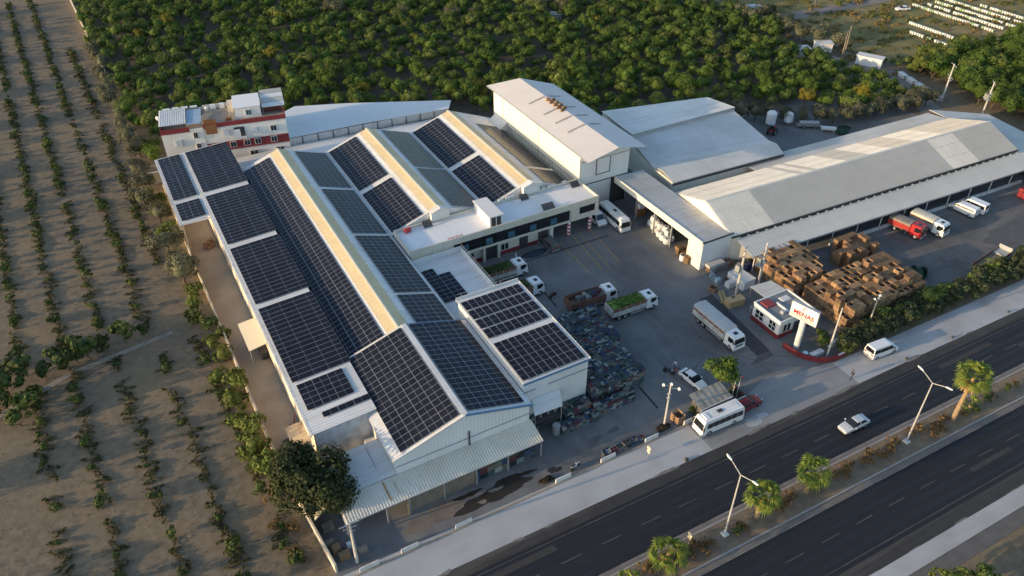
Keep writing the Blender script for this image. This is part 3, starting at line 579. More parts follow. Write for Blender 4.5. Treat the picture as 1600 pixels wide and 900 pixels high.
# ---------------------------------------------------------------- sheds and flats at the back
t = thing('back_shed', 'long wedge-shaped white roof at the edge of the green orchard', 'shed', (50, 160, 0))
MB().hexa([(31.3, 157.2, 3.9), (50, 156.2, 3.9), (68.5, 154.2, 3.9), (70.5, 157.2, 4.3), (48.5, 167.4, 4.3), (37.5, 171.5, 4.3), (33, 169, 4.2)], [(31.3, 157.2, 4.05), (50, 156.2, 4.05), (68.5, 154.2, 4.05), (70.5, 157.2, 4.45), (48.5, 167.4, 4.45), (37.5, 171.5, 4.45), (33, 169, 4.35)]).build('roof', mat('chalky white roof', (.66, .69, .70), .6, .05, .2, grime=(.52, .54, .54), gscale=.1, gamt=.5), t)
for i in range(11):
    x0 = 31.4+i*3.36; yy = lambda x: 157.1-(x-31.3)*.06-.02*abs(x-50)*0
    MB().hexa([(x0, yy(x0)-.15, 2.2), (x0+3.3, yy(x0+3.3)-.15, 2.2), (x0+3.3, yy(x0+3.3), 2.2), (x0, yy(x0), 2.2)], [(x0, yy(x0)-.15, 3.85), (x0+3.3, yy(x0+3.3)-.15, 3.85), (x0+3.3, yy(x0+3.3), 3.85), (x0, yy(x0), 3.85)]).build('wall_panel', conc_white, t)
    MB().box(x0-.06, yy(x0)-.3, 0, x0+.08, yy(x0)-.16, 3.9).build('post', dark_steel, t)
t = thing('rear_flat_roof', 'low white flat roof filling the gap behind the saw-tooth halls', 'flat roof', (45, 149, 0))
MB().slab([(18.7, 143.4, 4.3), (73.4, 143.4, 4.3), (73.4, 150.5, 2.6), (66, 154.0, 2.4), (31, 156.6, 2.4), (18.7, 156.6, 2.4)], .2).build('roof', white_metal, t)
MB().box(19, 143.6, 0, 73, 150, 2.4).build('wall', render_w, t)

HS = thing('apartment_house', 'white and dark red three-storey house with cluttered roof terrace', 'house', (7.6, 160.4, 0), R(-10.5), world=False)
MB().box(0, 0, 0, 8.15, 9.5, 9.0).build('wall', render_w, HS); MB().box(8.2, .05, 0, 24.6, 10.2, 9.2).build('wall', render_w, HS)
MB().box(-.06, -.12, 9.0, 5.5, .1, 9.95).build('parapet_band', render_r, HS); MB().box(8.2, -.12, 9.2, 24.7, .12, 10.1).build('parapet_band', render_r, HS)
MB().box(5.55, -.05, 9.0, 8.15, .1, 9.5).build('parapet', render_w, HS)
for q in ((0, 9.3, 8.15, 9.5), (8.2, 10.0, 24.6, 10.2)): MB().box(q[0], q[1], 9.0, q[2], q[3], 10).build('parapet', render_w, HS)
MB().box(-.05, .12, 9.0, .12, 9.28, 9.9).build('parapet', render_r, HS); MB().box(24.5, .14, 9.2, 24.7, 9.98, 10.1).build('parapet', render_r, HS)
MB().box(.14, .12, 9.01, 8.1, 9.28, 9.08).build('terrace', mat('terrace floor', (.30, .26, .22), .9, .15), HS); MB().box(8.25, .14, 9.21, 24.48, 9.98, 9.28).build('terrace', MATS['terrace floor'], HS)
MB().box(8.25, -.1, 3.9, 24.65, .04, 5.75).build('colour_band', render_r, HS)
def window(x, z, w, h, m=glass_dark, y=0):
    f = MB().box(x-.1, y-.16, z-.1, x+w+.1, y-.02, z+h+.1).build('window', render_w, HS)
    MB().box(x, y-.2, z, x+w*.46, y-.14, z+h).build('pane', m, f); MB().box(x+w*.54, y-.2, z, x+w, y-.14, z+h).build('pane', m, f)
for x in (12.7, 15.5, 17.7, 21.0, 9.3): window(x, 4.45, 1.1, 1.1)
for x in (16.3, 21.7): window(x, 1.9, 1.5, 1.1)
for x in (6.1, 6.2): window(x, 5.0 if x > 6.15 else 7.5, .75, 1.2)
window(2.3, 6.2, 1.2, 1.3, mat('shutter', (.5, .54, .58), .6)); window(11.8, 7.2, 1.1, 1.2, MATS['shutter']); window(17.6, 7.0, .9, 1.1, MATS['shutter']); window(21.3, 6.9, 1.1, 1.1)
b_ = MB().box(13.9, -.9, 6.3, 16.2, 0, 6.5).build('balcony', render_w, HS); MB().box(14.0, -.06, 6.5, 16.1, .02, 8.6).build('balcony_door', dark_steel, b_); MB().box(13.9, -.92, 6.5, 15.2, -.84, 8.5).build('curtain', mat('curtain', (.55, .58, .6), .9), b_)
MB().hexa([(8.6, -.9, 8.2), (10.8, -.9, 8.2), (10.8, -.85, 8.2), (8.6, -.85, 8.2)], [(8.5, .3, 10.9), (10.9, .3, 10.9), (10.9, .35, 10.9), (8.5, .35, 10.9)]).build('brown_awning', mat('brown awning', (.17, .075, .03), .9, .1), HS)
MB().box(14.8, 2.5, 9.28, 20.0, 8.8, 11.6).build('roof_room', mat('bright render', (.76, .76, .76), .8, .04), HS); window(17.0, 10.0, 1.0, 1.0, glass_blue, 2.5)
MB().slab([(14.6, 2.3, 11.8), (20.1, 2.3, 11.8), (20.1, 9.0, 11.8), (14.6, 9.0, 11.8)], .2).build('roof_room_roof', MATS['bright render'], HS)
MB().box(13.4, 5.5, 9.28, 14.55, 8.5, 11.2).build('chimney_block', render_b, HS)
for k in range(4): MB().slab([(20.3, 3.0+k*1.8, 10.9+k*.25), (25, 3.0+k*1.8, 10.9+k*.25), (25, 4.7+k*1.8, 11.1+k*.25), (20.3, 4.7+k*1.8, 11.1+k*.25)], .07).build('porch_sheet', white_metal if k % 2 == 0 else grey_roof, HS)
MB().box(20.4, 4.0, 9.28, 24.4, 8.8, 10.8).build('porch_wall', mat('porch brown', (.14, .05, .04), .8), HS)
for x in (20.5, 24.4): MB().tube((x, 3.1, 9.2), (x, 3.1, 10.9), .06, n=5).build('porch_post', steel, HS)
MB().ribbed((-.1, .4, 10.7), (5.1, .4, 10.7), (-.1, 7.2, 11.2), (5.1, 7.2, 11.2), .4, .06).build('terrace_roof', white_metal, HS)
MB().slab([(5.2, .2, 10.5), (8.1, .2, 10.5), (8.1, 6.6, 10.9), (5.2, 6.6, 10.9)], .06).build('terrace_roof', mat('blue tarp sheet', (.30, .40, .50), .6, .2, 2.), HS)
for x, y in ((.1, .5), (5.0, .5), (8, .4), (.1, 7.1), (5, 7.1)): MB().tube((x, y, 9.1), (x, y, 10.75), .05, n=5).build('terrace_post', dark_steel, HS)
# roof terrace clutter stands on the house
def at_house(x, y): 
    c, s2 = math.cos(R(-10.5)), math.sin(R(-10.5)); return 7.6+x*c-y*s2, 160.4+x*s2+y*c
for i, (x, y) in enumerate(((1.2, 8.3), (3.0, 8.4), (4.8, 8.3), (6.6, 8.2))):
    X, Y = at_house(x, y); q = thing('water_heater', 'tilted solar water heater with tank standing in the row on the house terrace', 'solar heater', (X, Y, 9.1), R(-10.5), 'water heaters on the house', world=False)
    MB().slab([(-.75, -1.0, .25), (.75, -1.0, .25), (.75, .5, 1.25), (-.75, .5, 1.25)], .09).build('collector', mat('heater glass', (.10, .115, .13), .25), q); MB().tube((-.7, .75, 1.35), (.7, .75, 1.35), .28, n=10).build('tank', white_paint, q)
    for dx in (-.6, .6): MB().tube((dx, .5, 0), (dx, .5, 1.2), .04, n=5).build('leg', steel, q)
for x, y, z in ((9.2, 7.6, .9), (-.5, 6.6, .8)):
    X, Y = at_house(x, y); q = thing('satellite_dish', 'white satellite dish on the house ' + ('terrace beside the heaters' if x > 0 else 'corner over the orchard'), 'satellite dish', (X, Y, 9.2 if x > 0 else 9.0), R(-40), world=False)
    MB().tube((0, 0, 0), (0, 0, z), .05, n=6).build('mast', steel, q)
    MB().loft([[(.5*r*math.cos(i*.5236), -.15-.25*(1-r*r), z+.1+.5*r*math.sin(i*.5236)) for i in range(12)] for r in (1, .7, .35, .05)]).build('dish', white_paint, q)
for x, y, w in ((10.4, 9.2, 'nearer the heaters'), (12.2, 9.3, 'nearer the roof room'), (2.3, 9.0, 'behind the terrace roof')):
    X, Y = at_house(x, y); q = thing('roof_tank', f'white water tank on the back parapet of the house, {w}', 'water tank', (X, Y, 9.1), R(-10.5), world=False)
    MB().box(-.6, -.45, .3, .6, .45, 1.2, top=(.08, .08)).build('tank', white_paint, q); MB().box(-.5, -.4, 0, .5, .4, .32).build('stand', steel, q)
X, Y = at_house(13.2, 2.6); q = thing('planter_pile', 'orange bricks and pots beside the roof room', 'clutter', (X, Y, 9.28), R(-10.5), world=False)
for k in range(5): MB().box(-.5+.25*k, -.3+.12*(k % 2), 0, -.3+.25*k, .2, .5+.13*(k % 3)).build('pot', mat('terracotta', (.40, .15, .05), .85), q)
# ruined walls beside the house
t = thing('ruined_wall', 'crumbling beige wall remains left of the red and white house', 'ruin', (4.5, 160, 0))
for q in ((2.4, 158.0, 6.8, 158.4, 2.6), (2.2, 158.4, 2.6, 163, 2.0), (2.5, 163, 7.0, 163.3, 1.6)): MB().box(q[0], q[1], 0, q[2], q[3], q[4]).build('wall', render_b, t)

# lapped sheet joints across the big plain roofs
lapm = mat('sheet lap grey', (.44, .43, .41), .7, .3, 1.)  # plain grey for the joint strips
def laps(parent, a0, a1, b0, b1, ks, off=.075, w=.035):
    a0, a1, b0, b1 = map(Vector, (a0, a1, b0, b1)); d = (b0-a0).normalized()*w; up = Vector((0, 0, off))
    for k in ks: MB().slab([a0.lerp(b0, k)-d+up, a1.lerp(b1, k)-d+up, a1.lerp(b1, k)+d+up, a0.lerp(b0, k)+d+up], .02).build('lap_joint', lapm, parent)
bo = {o.name: o for o in COL.objects}
laps(WH, (0, -7.9, 5.1), (LW, -7.9, 5.1), (0, 0, 8), (LW, 0, 8), (.33, .68)); laps(WH, (0, 9, 5), (LW, 9, 5), (0, 0, 8), (LW, 0, 8), (.35, .7)); laps(WH, (1, -12.6, 3.45), (LW+1, -12.6, 3.45), (1, -8.1, 4.5), (LW+1, -8.1, 4.5), (.5,), .05)
laps(bo['packing_hall'], (90.4, 105, 5.4), (118.9, 100.6, 4.9), (91.6, 116.1, 7.5), (119.4, 116, 7.5), (.3, .62), .05); laps(bo['packing_hall'], (92, 115.9, 8.3), (119.6, 115.9, 8.3), (94.5, 130.6, 7), (119.9, 125.2, 7), (.5,), .05)
laps(bo['loading_bay'], (81.75, 80.9, 5.75), (85, 80.9, 5.6), (81.75, 106.8, 5.75), (85, 106.8, 5.6), (.2, .4, .6, .8), .02); laps(bo['loading_bay'], (85.02, 80.9, 5.6), (88.3, 80.9, 5.5), (85.02, 106.8, 5.6), (88.3, 106.8, 5.5), (.2, .4, .6, .8), .02)
# ---------------------------------------------------------------- solar arrays: every panel an object, one shared mesh
PW, PL = 1.022, 2.072
_p = MB().box(0, 0, 0, PW, PL, .04, 0)
for a, b in ((.018, PL/2-.012), (PL/2+.012, PL-.018)): _p.poly([(.018, a, .043), (PW-.018, a, .043), (PW-.018, b, .043), (.018, b, .043)], 1)
PANEL = _p.mesh('panel', [pv_frame, pv_glass])
def array(label, o, du, dv, nu, nv, pu=1.045, pv=2.10, skip=(), lift=.10):
    """nu x nv panels; du: along a panel's short side, dv: along its long side"""
    o, du, dv = Vector(o), Vector(du).normalized(), Vector(dv).normalized(); n = du.cross(dv)
    if n.z < 0: n = -n; du, dv, o = du, dv, o
    t = thing('solar_array', label, 'solar array', tuple(o), 0, 'solar arrays on the factory roofs')
    flip = du.cross(dv).z < 0
    M3 = Matrix((du, dv, n)).transposed() if not flip else Matrix((-du, dv, n)).transposed()
    rails = MB()
    for j in range(nv):
        for i in range(nu):
            if (i, j) in skip: continue
            p = du*(i*pu)+dv*(j*pv)+n*lift
            if flip: p = p+du*PW
            ob = bpy.data.objects.new('panel', PANEL); COL.objects.link(ob); ob.parent = t
            q = M3.to_4x4(); q.translation = p; ob.matrix_local = q
        for k in (.5, 1.55):
            a = dv*(j*pv+k); b = a+du*(nu*pu)
            c = [o+a-dv*.03, o+b-dv*.03, o+b+dv*.03, o+a+dv*.03]
            rails.hexa([x+n*.0 for x in c], [x+n*(lift-.003) for x in c])
    if not skip: rails.build('mounting_rail', steel, t)
    return t
Y = (0, 1, 0)
# front gable hall
g = Vector((9.7, 0, 3.1)).normalized(); g2 = Vector((-9.5, 0, 2.9)).normalized()
array('large dark solar array on the orchard-facing slope of the front gable hall', Vector((17.4, 61.3, 6.95))+g*1.25, Y, g, 18, 4)
array('blue solar array on the yard-facing slope of the front gable hall', Vector((36.6, 61.4, 7.15))+g2*.95, Y, g2, 18, 4)
# flat hall: panels upright, two blocks
array('solar array on the road end of the flat hall roof', (36.85, 63.75, 8.6), (1, 0, 0), Y, 9, 4, 1.085)
array('solar array on the office end of the flat hall roof', (36.85, 73.35, 8.6), (1, 0, 0), Y, 9, 4, 1.085, 2.35)
# orchard-side shed
gs = Vector((1, 0, .052)).normalized(); zz = lambda x: 7.0+(x-5)*.052+.05
for y, n, w in ((135.9, 17, 'near the house'), (116.5, 17, 'before the awning'), (98.3, 16, 'behind the awning'), (79.3, 17, 'next to the front gable hall'), (73.4, 5, 'above the graffiti-stained end wall')):
    fr = n == 5; array(f'solar array on the orchard-side shed, {w}', (10.6 if not fr else 10.9, y, zz(10.6)), Y, gs, n, 4 if n > 5 else 3, pv=2.04 if n > 5 else 2.1)
array('narrow solar array on the overhanging roof corner near the house', (5.35, 135.9, zz(5.3)), Y, gs, 17, 2)
array('small square solar array at the tip of the overhanging roof corner', (5.35, 128.1, zz(5.3)), Y, gs, 6, 2)
array('single row of three solar panels by the stained end wall', (12.3, 71.2, zz(12.3)), Y, gs, 1, 3)
# saw-tooth halls
def pair(xl, zl, xr, zr_, xe, ze, left, right, name):
    gl = Vector((xr-xl, 0, zr_-zl)).normalized(); gr = Vector((xr-xe, 0, zr_-ze)).normalized()
    for y, n, w in left: array(f'solar array on the orchard-facing slope of the {name}, {w}', Vector((xl, y, zl+.05))+gl*.3, Y, gl, n, 3)
    for y, n, w in right: array(f'solar array on the yard-facing slope of the {name}, {w}', Vector((xe, y, ze+.05))+gr*.55, Y, gr, n, 3)
pair(18.2, 6.2, 26.6, 9.1, 36, 6.0, [(81.0, 58, 'one unbroken strip')], [(81.0, 8, 'against the front gable hall'), (90.0, 17, 'beside the low court'), (108.6, 16, 'beside the office end'), (126.4, 15, 'at the orchard end')], 'long saw-tooth hall')
pair(36.05, 6.0, 45, 9.1, 54.3, 6.0, [(108.5, 14, 'office end'), (124.6, 17, 'orchard end')], [(108.5, 15, 'office end'), (124.9, 17, 'orchard end')], 'middle saw-tooth hall')
pair(54.35, 6.0, 63.3, 9.1, 73.2, 5.2, [(108.5, 14, 'office end'), (124.6, 17, 'orchard end')], [(108.5, 6, 'office end'), (115.9, 20, 'orchard end')], 'saw-tooth hall beside the tall hall')
array('stepped solar array on the low roof court beside the office', (36.9, 88.4, 4.42), Y, (1, 0, 0), 9, 2, skip={(8, 1), (7, 1)})
# ---------------------------------------------------------------- vegetation
def leafmat(n, col, objr=.22, hue=.008): return mat(n, col, .75, .22, .35, isl=.32, objr=objr, trans=.25, spec=.25, hue=hue)
citrus = leafmat('citrus leaves', (.080, .130, .022)); citrus_y = leafmat('yellowing leaves', (.19, .17, .022), .15, .01)
citrus_p = leafmat('pale citrus leaves', (.120, .155, .034)); olive = leafmat('olive leaves', (.115, .118, .072)); bushm = leafmat('young citrus leaves', (.070, .100, .026))
darkm = leafmat('dark broad leaves', (.032, .044, .015), .1); drym = leafmat('dry shrub', (.19, .12, .05), .2); palm_g = leafmat('palm leaves', (.14, .185, .032), .15); weedm = leafmat('weeds', (.085, .092, .040), .3)
bark = mat('bark', (.13, .095, .065), .95, .25, 3., bump=.4); palm_bark = mat('palm trunk', (.30, .21, .12), .95, .3, 4., bump=.5)
def crown_arrays(seed, r=(2.2, 2.2, 1.9), z0=.6, nclump=12, n=700, leaf=.34, core=.66, clump=.42):
    g = np.random.default_rng(seed); r = np.array(r); c0 = np.array((0, 0, z0+r[2]))
    d = g.normal(size=(nclump, 3)); d[:, 2] = np.abs(d[:, 2])*1.0-.35; d /= np.linalg.norm(d, axis=1)[:, None]
    cc = d*g.uniform(.42, .78, (nclump, 1)); cr = g.uniform(.7, 1.25, nclump)*clump
    k = g.integers(0, nclump, n); e = g.normal(size=(n, 3)); e /= np.linalg.norm(e, axis=1)[:, None]
    e = e*.75+d[k]*.55; e /= np.linalg.norm(e, axis=1)[:, None]
    P = (cc[k]+e*cr[k][:, None]*g.uniform(.72, 1.12, (n, 1)))
    nr = e+g.normal(size=(n, 3))*.33; nr /= np.linalg.norm(nr, axis=1)[:, None]
    a = np.cross(nr, g.normal(size=(n, 3))); a /= np.linalg.norm(a, axis=1)[:, None]; b = np.cross(nr, a)
    s = leaf*g.uniform(.6, 1.35, (n, 1)); a *= s*.5; b *= s*.8*.5
    P = P*r+c0; P[:, 2] = np.maximum(P[:, 2], .12)
    V = np.stack([P-a-b*.4, P+a*.2-b, P+a+b*.4, P-a*.2+b], 1).reshape(-1, 3); F = np.arange(4*n).reshape(n, 4)
    # dark lumpy heart so that the crown is not see-through everywhere
    nu, nvv = 10, 6; q = []
    for j in range(nvv+1):
        for i in range(nu):
            th = math.pi*j/nvv; ph = 2*math.pi*i/nu
            dd = np.array((math.sin(th)*math.cos(ph), math.sin(th)*math.sin(ph), -math.cos(th)))
            lump = core*(.72+.45*max(0, float(np.max((d@dd)))-.55)*cr.mean()/.42)
            q.append(dd*lump*r+c0)
    base = len(V); V = np.vstack([V, np.array(q)])
    F2 = [[base+j*nu+i, base+j*nu+(i+1) % nu, base+(j+1)*nu+(i+1) % nu, base+(j+1)*nu+i] for j in range(nvv) for i in range(nu)]
    return V, np.vstack([F, np.array(F2)])
def trunk_mesh(name, h, r, seed, limbs=4, spread=.8):
    g = random.Random(seed); mb = MB(); p = Vector((0, 0, -.1)); q = Vector((g.uniform(-.1, .1), g.uniform(-.1, .1), h*.45))
    mb.tube(p, q, r, r*.75, 7)
    for k in range(limbs):
        a = 2*math.pi*k/limbs+g.uniform(-.4, .4); e = Vector((math.cos(a)*spread, math.sin(a)*spread, h*g.uniform(.85, 1.05)))
        mb.tube(q-Vector((0, 0, .05)), e, r*.55, r*.2, 5)
    return mb.mesh(name, bark)
def kind_set(prefix, m, variants, trunk): 
    cs = [raw_mesh('crown', *crown_arrays(**v), [m]) for v in variants]
    ts = [trunk_mesh('trunk', *t_) for t_ in trunk]
    return cs, ts
def plant_tree(name, label, cat, group, cs, ts, x, y, s=1., z=0, sz=None):
    t = thing(name, label, cat, (x, y, z), random.uniform(0, 6.28), group, world=False); t.scale = (s*random.uniform(.9, 1.1), s*random.uniform(.9, 1.1), (sz or s)*random.uniform(.88, 1.12))
    for nm, me in (('crown', random.choice(cs)), ('trunk', random.choice(ts))):
        o = bpy.data.objects.new(nm, me); COL.objects.link(o); o.parent = t
    return t
def inside(x, y, poly):
    r_ = False; j = len(poly)-1
    for i in range(len(poly)):
        (xi, yi), (xj, yj) = poly[i], poly[j]
        if (yi > y) != (yj > y) and x < (xj-xi)*(y-yi)/(yj-yi)+xi: r_ = not r_
        j = i
    return r_
tk = [(1.9, .13, 1), (2.2, .15, 2), (1.8, .12, 3)]
cit = kind_set('citrus', citrus, [dict(seed=s_, r=(2.3, 2.2, 2.25), n=1300, leaf=.29, nclump=15) for s_ in (1, 2, 3, 4, 5)], tk)
citp = kind_set('citrus', citrus_p, [dict(seed=s_, r=(2.3, 2.4, 2.3), n=1200, leaf=.29, nclump=13) for s_ in (11, 12, 13)], tk)
city = kind_set('citrus', citrus_y, [dict(seed=s_, r=(2.1, 2.2, 2.2), n=1050, leaf=.28, nclump=13) for s_ in (21, 22)], tk)
oli = kind_set('olive', olive, [dict(seed=s_, r=(2.3, 2.3, 2.1), n=1000, leaf=.30, nclump=14, z0=.3) for s_ in (31, 32, 33)], [(2.8, .22, 4), (2.5, .2, 5)])
bsh = kind_set('bush', bushm, [dict(seed=s_, r=(.85, .85, .75), n=260, leaf=.24, nclump=8, z0=.25, core=.55) for s_ in (41, 42, 43, 44)], [(.8, .06, 6), (.9, .06, 7)])
hedge_m = leafmat('hedge leaves', (.060, .075, .034)); hdg = kind_set('hedge', hedge_m, [dict(seed=s_, r=(1.5, 1.5, 1.3), n=620, leaf=.28, nclump=11, z0=.05) for s_ in (54, 55, 56)], [(1.3, .09, 8)])
shr = kind_set('shrub', citrus_p, [dict(seed=s_, r=(1.5, 1.5, 1.3), n=520, leaf=.3, nclump=10, z0=.05) for s_ in (51, 52, 53)], [(1.3, .09, 8)])
dry = kind_set('dry', drym, [dict(seed=s_, r=(.75, .75, .55), n=200, leaf=.16, nclump=9, z0=.0, core=.45, clump=.35) for s_ in (61, 62, 63)], [(.5, .04, 9)])
dark = kind_set('dark', darkm, [dict(seed=81, r=(4.1, 3.8, 3.4), n=7500, leaf=.30, nclump=38, z0=.5, clump=.36, core=.6)], [(5.2, .35, 11, 6, 2.2)])
yard_tree = kind_set('yard', citrus, [dict(seed=91, r=(2.0, 1.9, 2.1), n=1500, leaf=.3, nclump=16, z0=.9)], [(3., .15, 12)])

# the dense green orchard behind the factory
OP = [(-.2, 330), (1.6, 240), (4.2, 166), (6.2, 166), (8, 173), (31, 178), (40, 174), (72, 160.5), (88, 141.5), (121, 130), (128, 131), (141, 123.5), (156, 111.5), (173, 109), (178, 113), (171, 150), (183, 165), (178, 196), (168, 340)]
pts = []
yy = 102.
while yy < 330:
    xx = -2+random.uniform(0, 4)
    while xx < 200:
        x, y = xx+random.uniform(-1.0, 1.0), yy+random.uniform(-1.0, 1.0)
        if inside(x, y, OP) and random.random() > .07: pts.append((x, y))
        xx += 3.85
    yy += 3.8
seen = lambda x, y: (lambda X, Yc: abs(X) < .70*(Yc*.7957+80*.6057)+4)(x*.8755-y*.4833, x*.4833+y*.8755)
pts = [p for p in pts if seen(*p)]
pts.sort(key=lambda p: p[0]**2+p[1]**2)
for i, (x, y) in enumerate(pts[:300]):
    u = random.random(); s_ = random.choice((.55, .68, .75, .82, .9, 1.0))*random.uniform(.9, 1.1)
    if u < .02: plant_tree('citrus_tree', 'yellow-leaved tree among the green rows of the dense orchard behind the factory', 'tree', 'yellow orchard trees', *city, x, y, s_)
    elif u < .28: plant_tree('citrus_tree', 'pale green citrus tree in the dense orchard behind the factory', 'tree', 'pale trees of the dense orchard', *citp, x, y, s_)
    else: plant_tree('citrus_tree', 'rounded deep green citrus tree in the dense orchard behind the factory', 'tree', 'green trees of the dense orchard', *cit, x, y, s_)
def grove(name, P, variants, label, cat, ms, smin=.8, smax=1.2, probs=None):
    arr = [crown_arrays(**v) for v in variants]; Vs, Fs, mi, off = [], [], [], 0
    for x, y in P:
        k = RNG.choice(len(arr), p=probs); V, F = arr[k]; a = RNG.uniform(0, 6.28); s_ = RNG.uniform(smin, smax)
        c, s2 = math.cos(a), math.sin(a); M_ = np.array(((c, -s2, 0), (s2, c, 0), (0, 0, 1)))*s_
        Vs.append(V@M_.T+np.array((x, y, 0))); Fs.append(F+off); off += len(V); mi.append(np.full(len(F), k % len(ms)))
    me = raw_mesh(name, np.vstack(Vs), np.vstack(Fs), ms); me.polygons.foreach_set('material_index', np.concatenate(mi).astype(np.int32))
    o = bpy.data.objects.new(name, me); COL.objects.link(o); return tag(o, label, cat, kind='stuff')
cfar = leafmat('far citrus leaves', (.075, .120, .022), 0, 0); cfar_p = leafmat('far pale leaves', (.118, .145, .036), 0, 0); cfar_y = leafmat('far yellow leaves', (.19, .17, .025), 0, 0)
grove('far_orchard', pts[300:], [dict(seed=101, r=(2.4, 2.3, 2.4), n=440, leaf=.42), dict(seed=102, r=(2.4, 2.4, 2.4), n=430, leaf=.42), dict(seed=103, r=(2.1, 2.2, 1.8), n=300, leaf=.52), dict(seed=104, r=(2.3, 2.4, 2.4), n=440, leaf=.42)],
      'far part of the dense green orchard, a mass of round crowns', 'orchard', [cfar, cfar_p, cfar_y, cfar], probs=[.5, .2, .012, .288], smin=.5, smax=1.05)
# rows of young trees in the bare orchard on the left; each row leans a little
random.seed(21)
WEED = []
def row(x110, y0, y1, where, dens=1.0, sl=-.038):
    y = y0
    while y < y1:
        x = x110+sl*(y-110)+random.uniform(-.35, .35)
        if random.random() < .82*dens:
            s_ = random.choice((.45, .6, .75, .95, 1.2))*random.uniform(.85, 1.1)
            plant_tree('young_citrus', f'young citrus bush in the {where}', 'bush', f'young trees of the {where}', *bsh, x, y, s_)
        if random.random() < .9:
            WEED.append((x+random.uniform(-.2, .2), y+1.3)); WEED.append((x+random.uniform(-.3, .3), y+.4)); WEED.append((x+random.uniform(-.3, .3), y+2.1))
        y += random.uniform(2.2, 3.6)
for xr, w_ in ((-22.9, 'fifth'), (-17.0, 'fourth'), (-11.3, 'third'), (-5.1, 'second')): row(xr, 110.5, 300, w_+' row from the factory wall, beyond the ditch')
row(.3, 128, 250, 'patchy row next to the factory wall', .7)
for xr, a, w_ in ((-21.6, 62, 'fifth'), (-16.4, 60, 'fourth'), (-10.4, 60, 'third'), (-4.6, 58, 'second'), (1.0, 58, 'first')): row(xr, a, 103.5, w_+' row from the factory wall, road side of ditch', .62, -.045)
grove('row_weeds', WEED, [dict(seed=71+k, r=(.42, 1.1, .2), n=110, leaf=.18, nclump=9, z0=-.1, core=.3) for k in range(3)], 'low weeds growing along the rows of the bare orchard', 'weeds', [weedm], .7, 1.4)
for x, y, s_ in ((-24.5, 104, 2.6), (-21.8, 99.5, 2.0), (-22.8, 108, 2.2), (-17.2, 106.8, 2.2), (-13.6, 107.6, 2.1), (-8.2, 108.6, 1.9), (2.2, 108.2, 1.7), (4.0, 105, 1.4), (-15.3, 107.2, 1.7), (-11.4, 107.9, 1.4), (-19.5, 105.6, 1.5), (-25.8, 101.2, 2.2), (-23.3, 97.2, 1.5), (-5.6, 109, 1.1)):
    plant_tree('ditch_bush', 'broad bush growing along the pale ditch bank across the bare orchard', 'bush', 'bushes along the orchard ditch', *bsh, x, y, s_*1.2)
# olives along the factory wall and the orchard edge
for x, y, s_ in ((2.0, 131, 1.25), (2.6, 119.6, 1.35), (3.0, 125, 1.0), (.6, 148.5, 1.1), (2.4, 142, 1.0), (2.0, 156, 1.05), (1.4, 163, 1.0)):
    plant_tree('olive_tree', 'grey-green olive tree outside the orchard-side factory wall', 'tree', 'olives along the factory wall', *oli, x, y, s_)
for k in range(14):
    y = 172+k*5.2; plant_tree('olive_tree', 'dusty grey olive in the hedge between bare and green orchard', 'tree', 'olive hedge between the orchards', *oli, 2.6-(y-168)*.022+random.uniform(-.8, .8), y, random.uniform(.75, 1.15))
for k in range(17):
    x = 126+k*3.0; plant_tree('olive_tree', 'silvery olive in the row behind the long warehouse', 'tree', 'olives behind the warehouse', *oli, x, (125-(x-126)*.62 if x < 150 else 110.1-(x-150)*.12)+random.uniform(-.7, .7), random.uniform(.85, 1.1))
for x, y in ((180, 155), (181, 160), (182.5, 150), (184, 166), (177, 172), (178, 178), (183, 172), (186, 145), (100, 219), (106, 216), (128, 212), (133, 208), (88, 228), (70, 240), (173, 190), (166, 196), (160, 200)):
    plant_tree('scrub_tree', 'tan scrubby tree at the far edge of the green orchard', 'tree', 'scrub trees at the orchard edge', *oli, x, y, random.uniform(1., 1.4))
for x, y, s_ in ((4.2, 97, 1.1), (4.4, 90, 1.2), (3.4, 86.5, 1.3), (4.6, 80, 1.2), (3.8, 76.5, 1.4), (4.4, 72.5, 1.3), (5.2, 102.5, .8), (2.9, 82, 1.0), (2.5, 93, .9), (3.2, 101, .9), (3.0, 112, .9), (3.6, 115.5, 1.0), (2.2, 108, .8), (1.6, 137, .9), (3.4, 138, .9), (2.6, 145.5, 1.), (1.8, 152, .9), (3.6, 149.5, .8), (3.2, 159, 1.)):
    plant_tree('wall_shrub', 'yellow-green shrub outside the low alley wall', 'shrub', 'shrubs along the alley wall', *shr, x, y, s_)
for x, y, s_ in ((3.8, 68, 1.5), (4.6, 62.5, .9), (3.9, 59.5, 1.0), (2.8, 64, .8)):
    plant_tree('dry_shrub', 'dry brown shrub at the foot of the big dark tree', 'shrub', 'dry shrubs by the big tree', *dry, x, y, s_*1.4)
plant_tree('broadleaf_tree', 'big dark round tree over the corner of the low white annex', 'tree', None, *dark, 8.2, 64.2, 1.42, 0, 1.15)
plant_tree('yard_tree', 'round green tree beside the tiled booth at the yard entrance', 'tree', None, *yard_tree, 65.0, 56.5, 1.28)
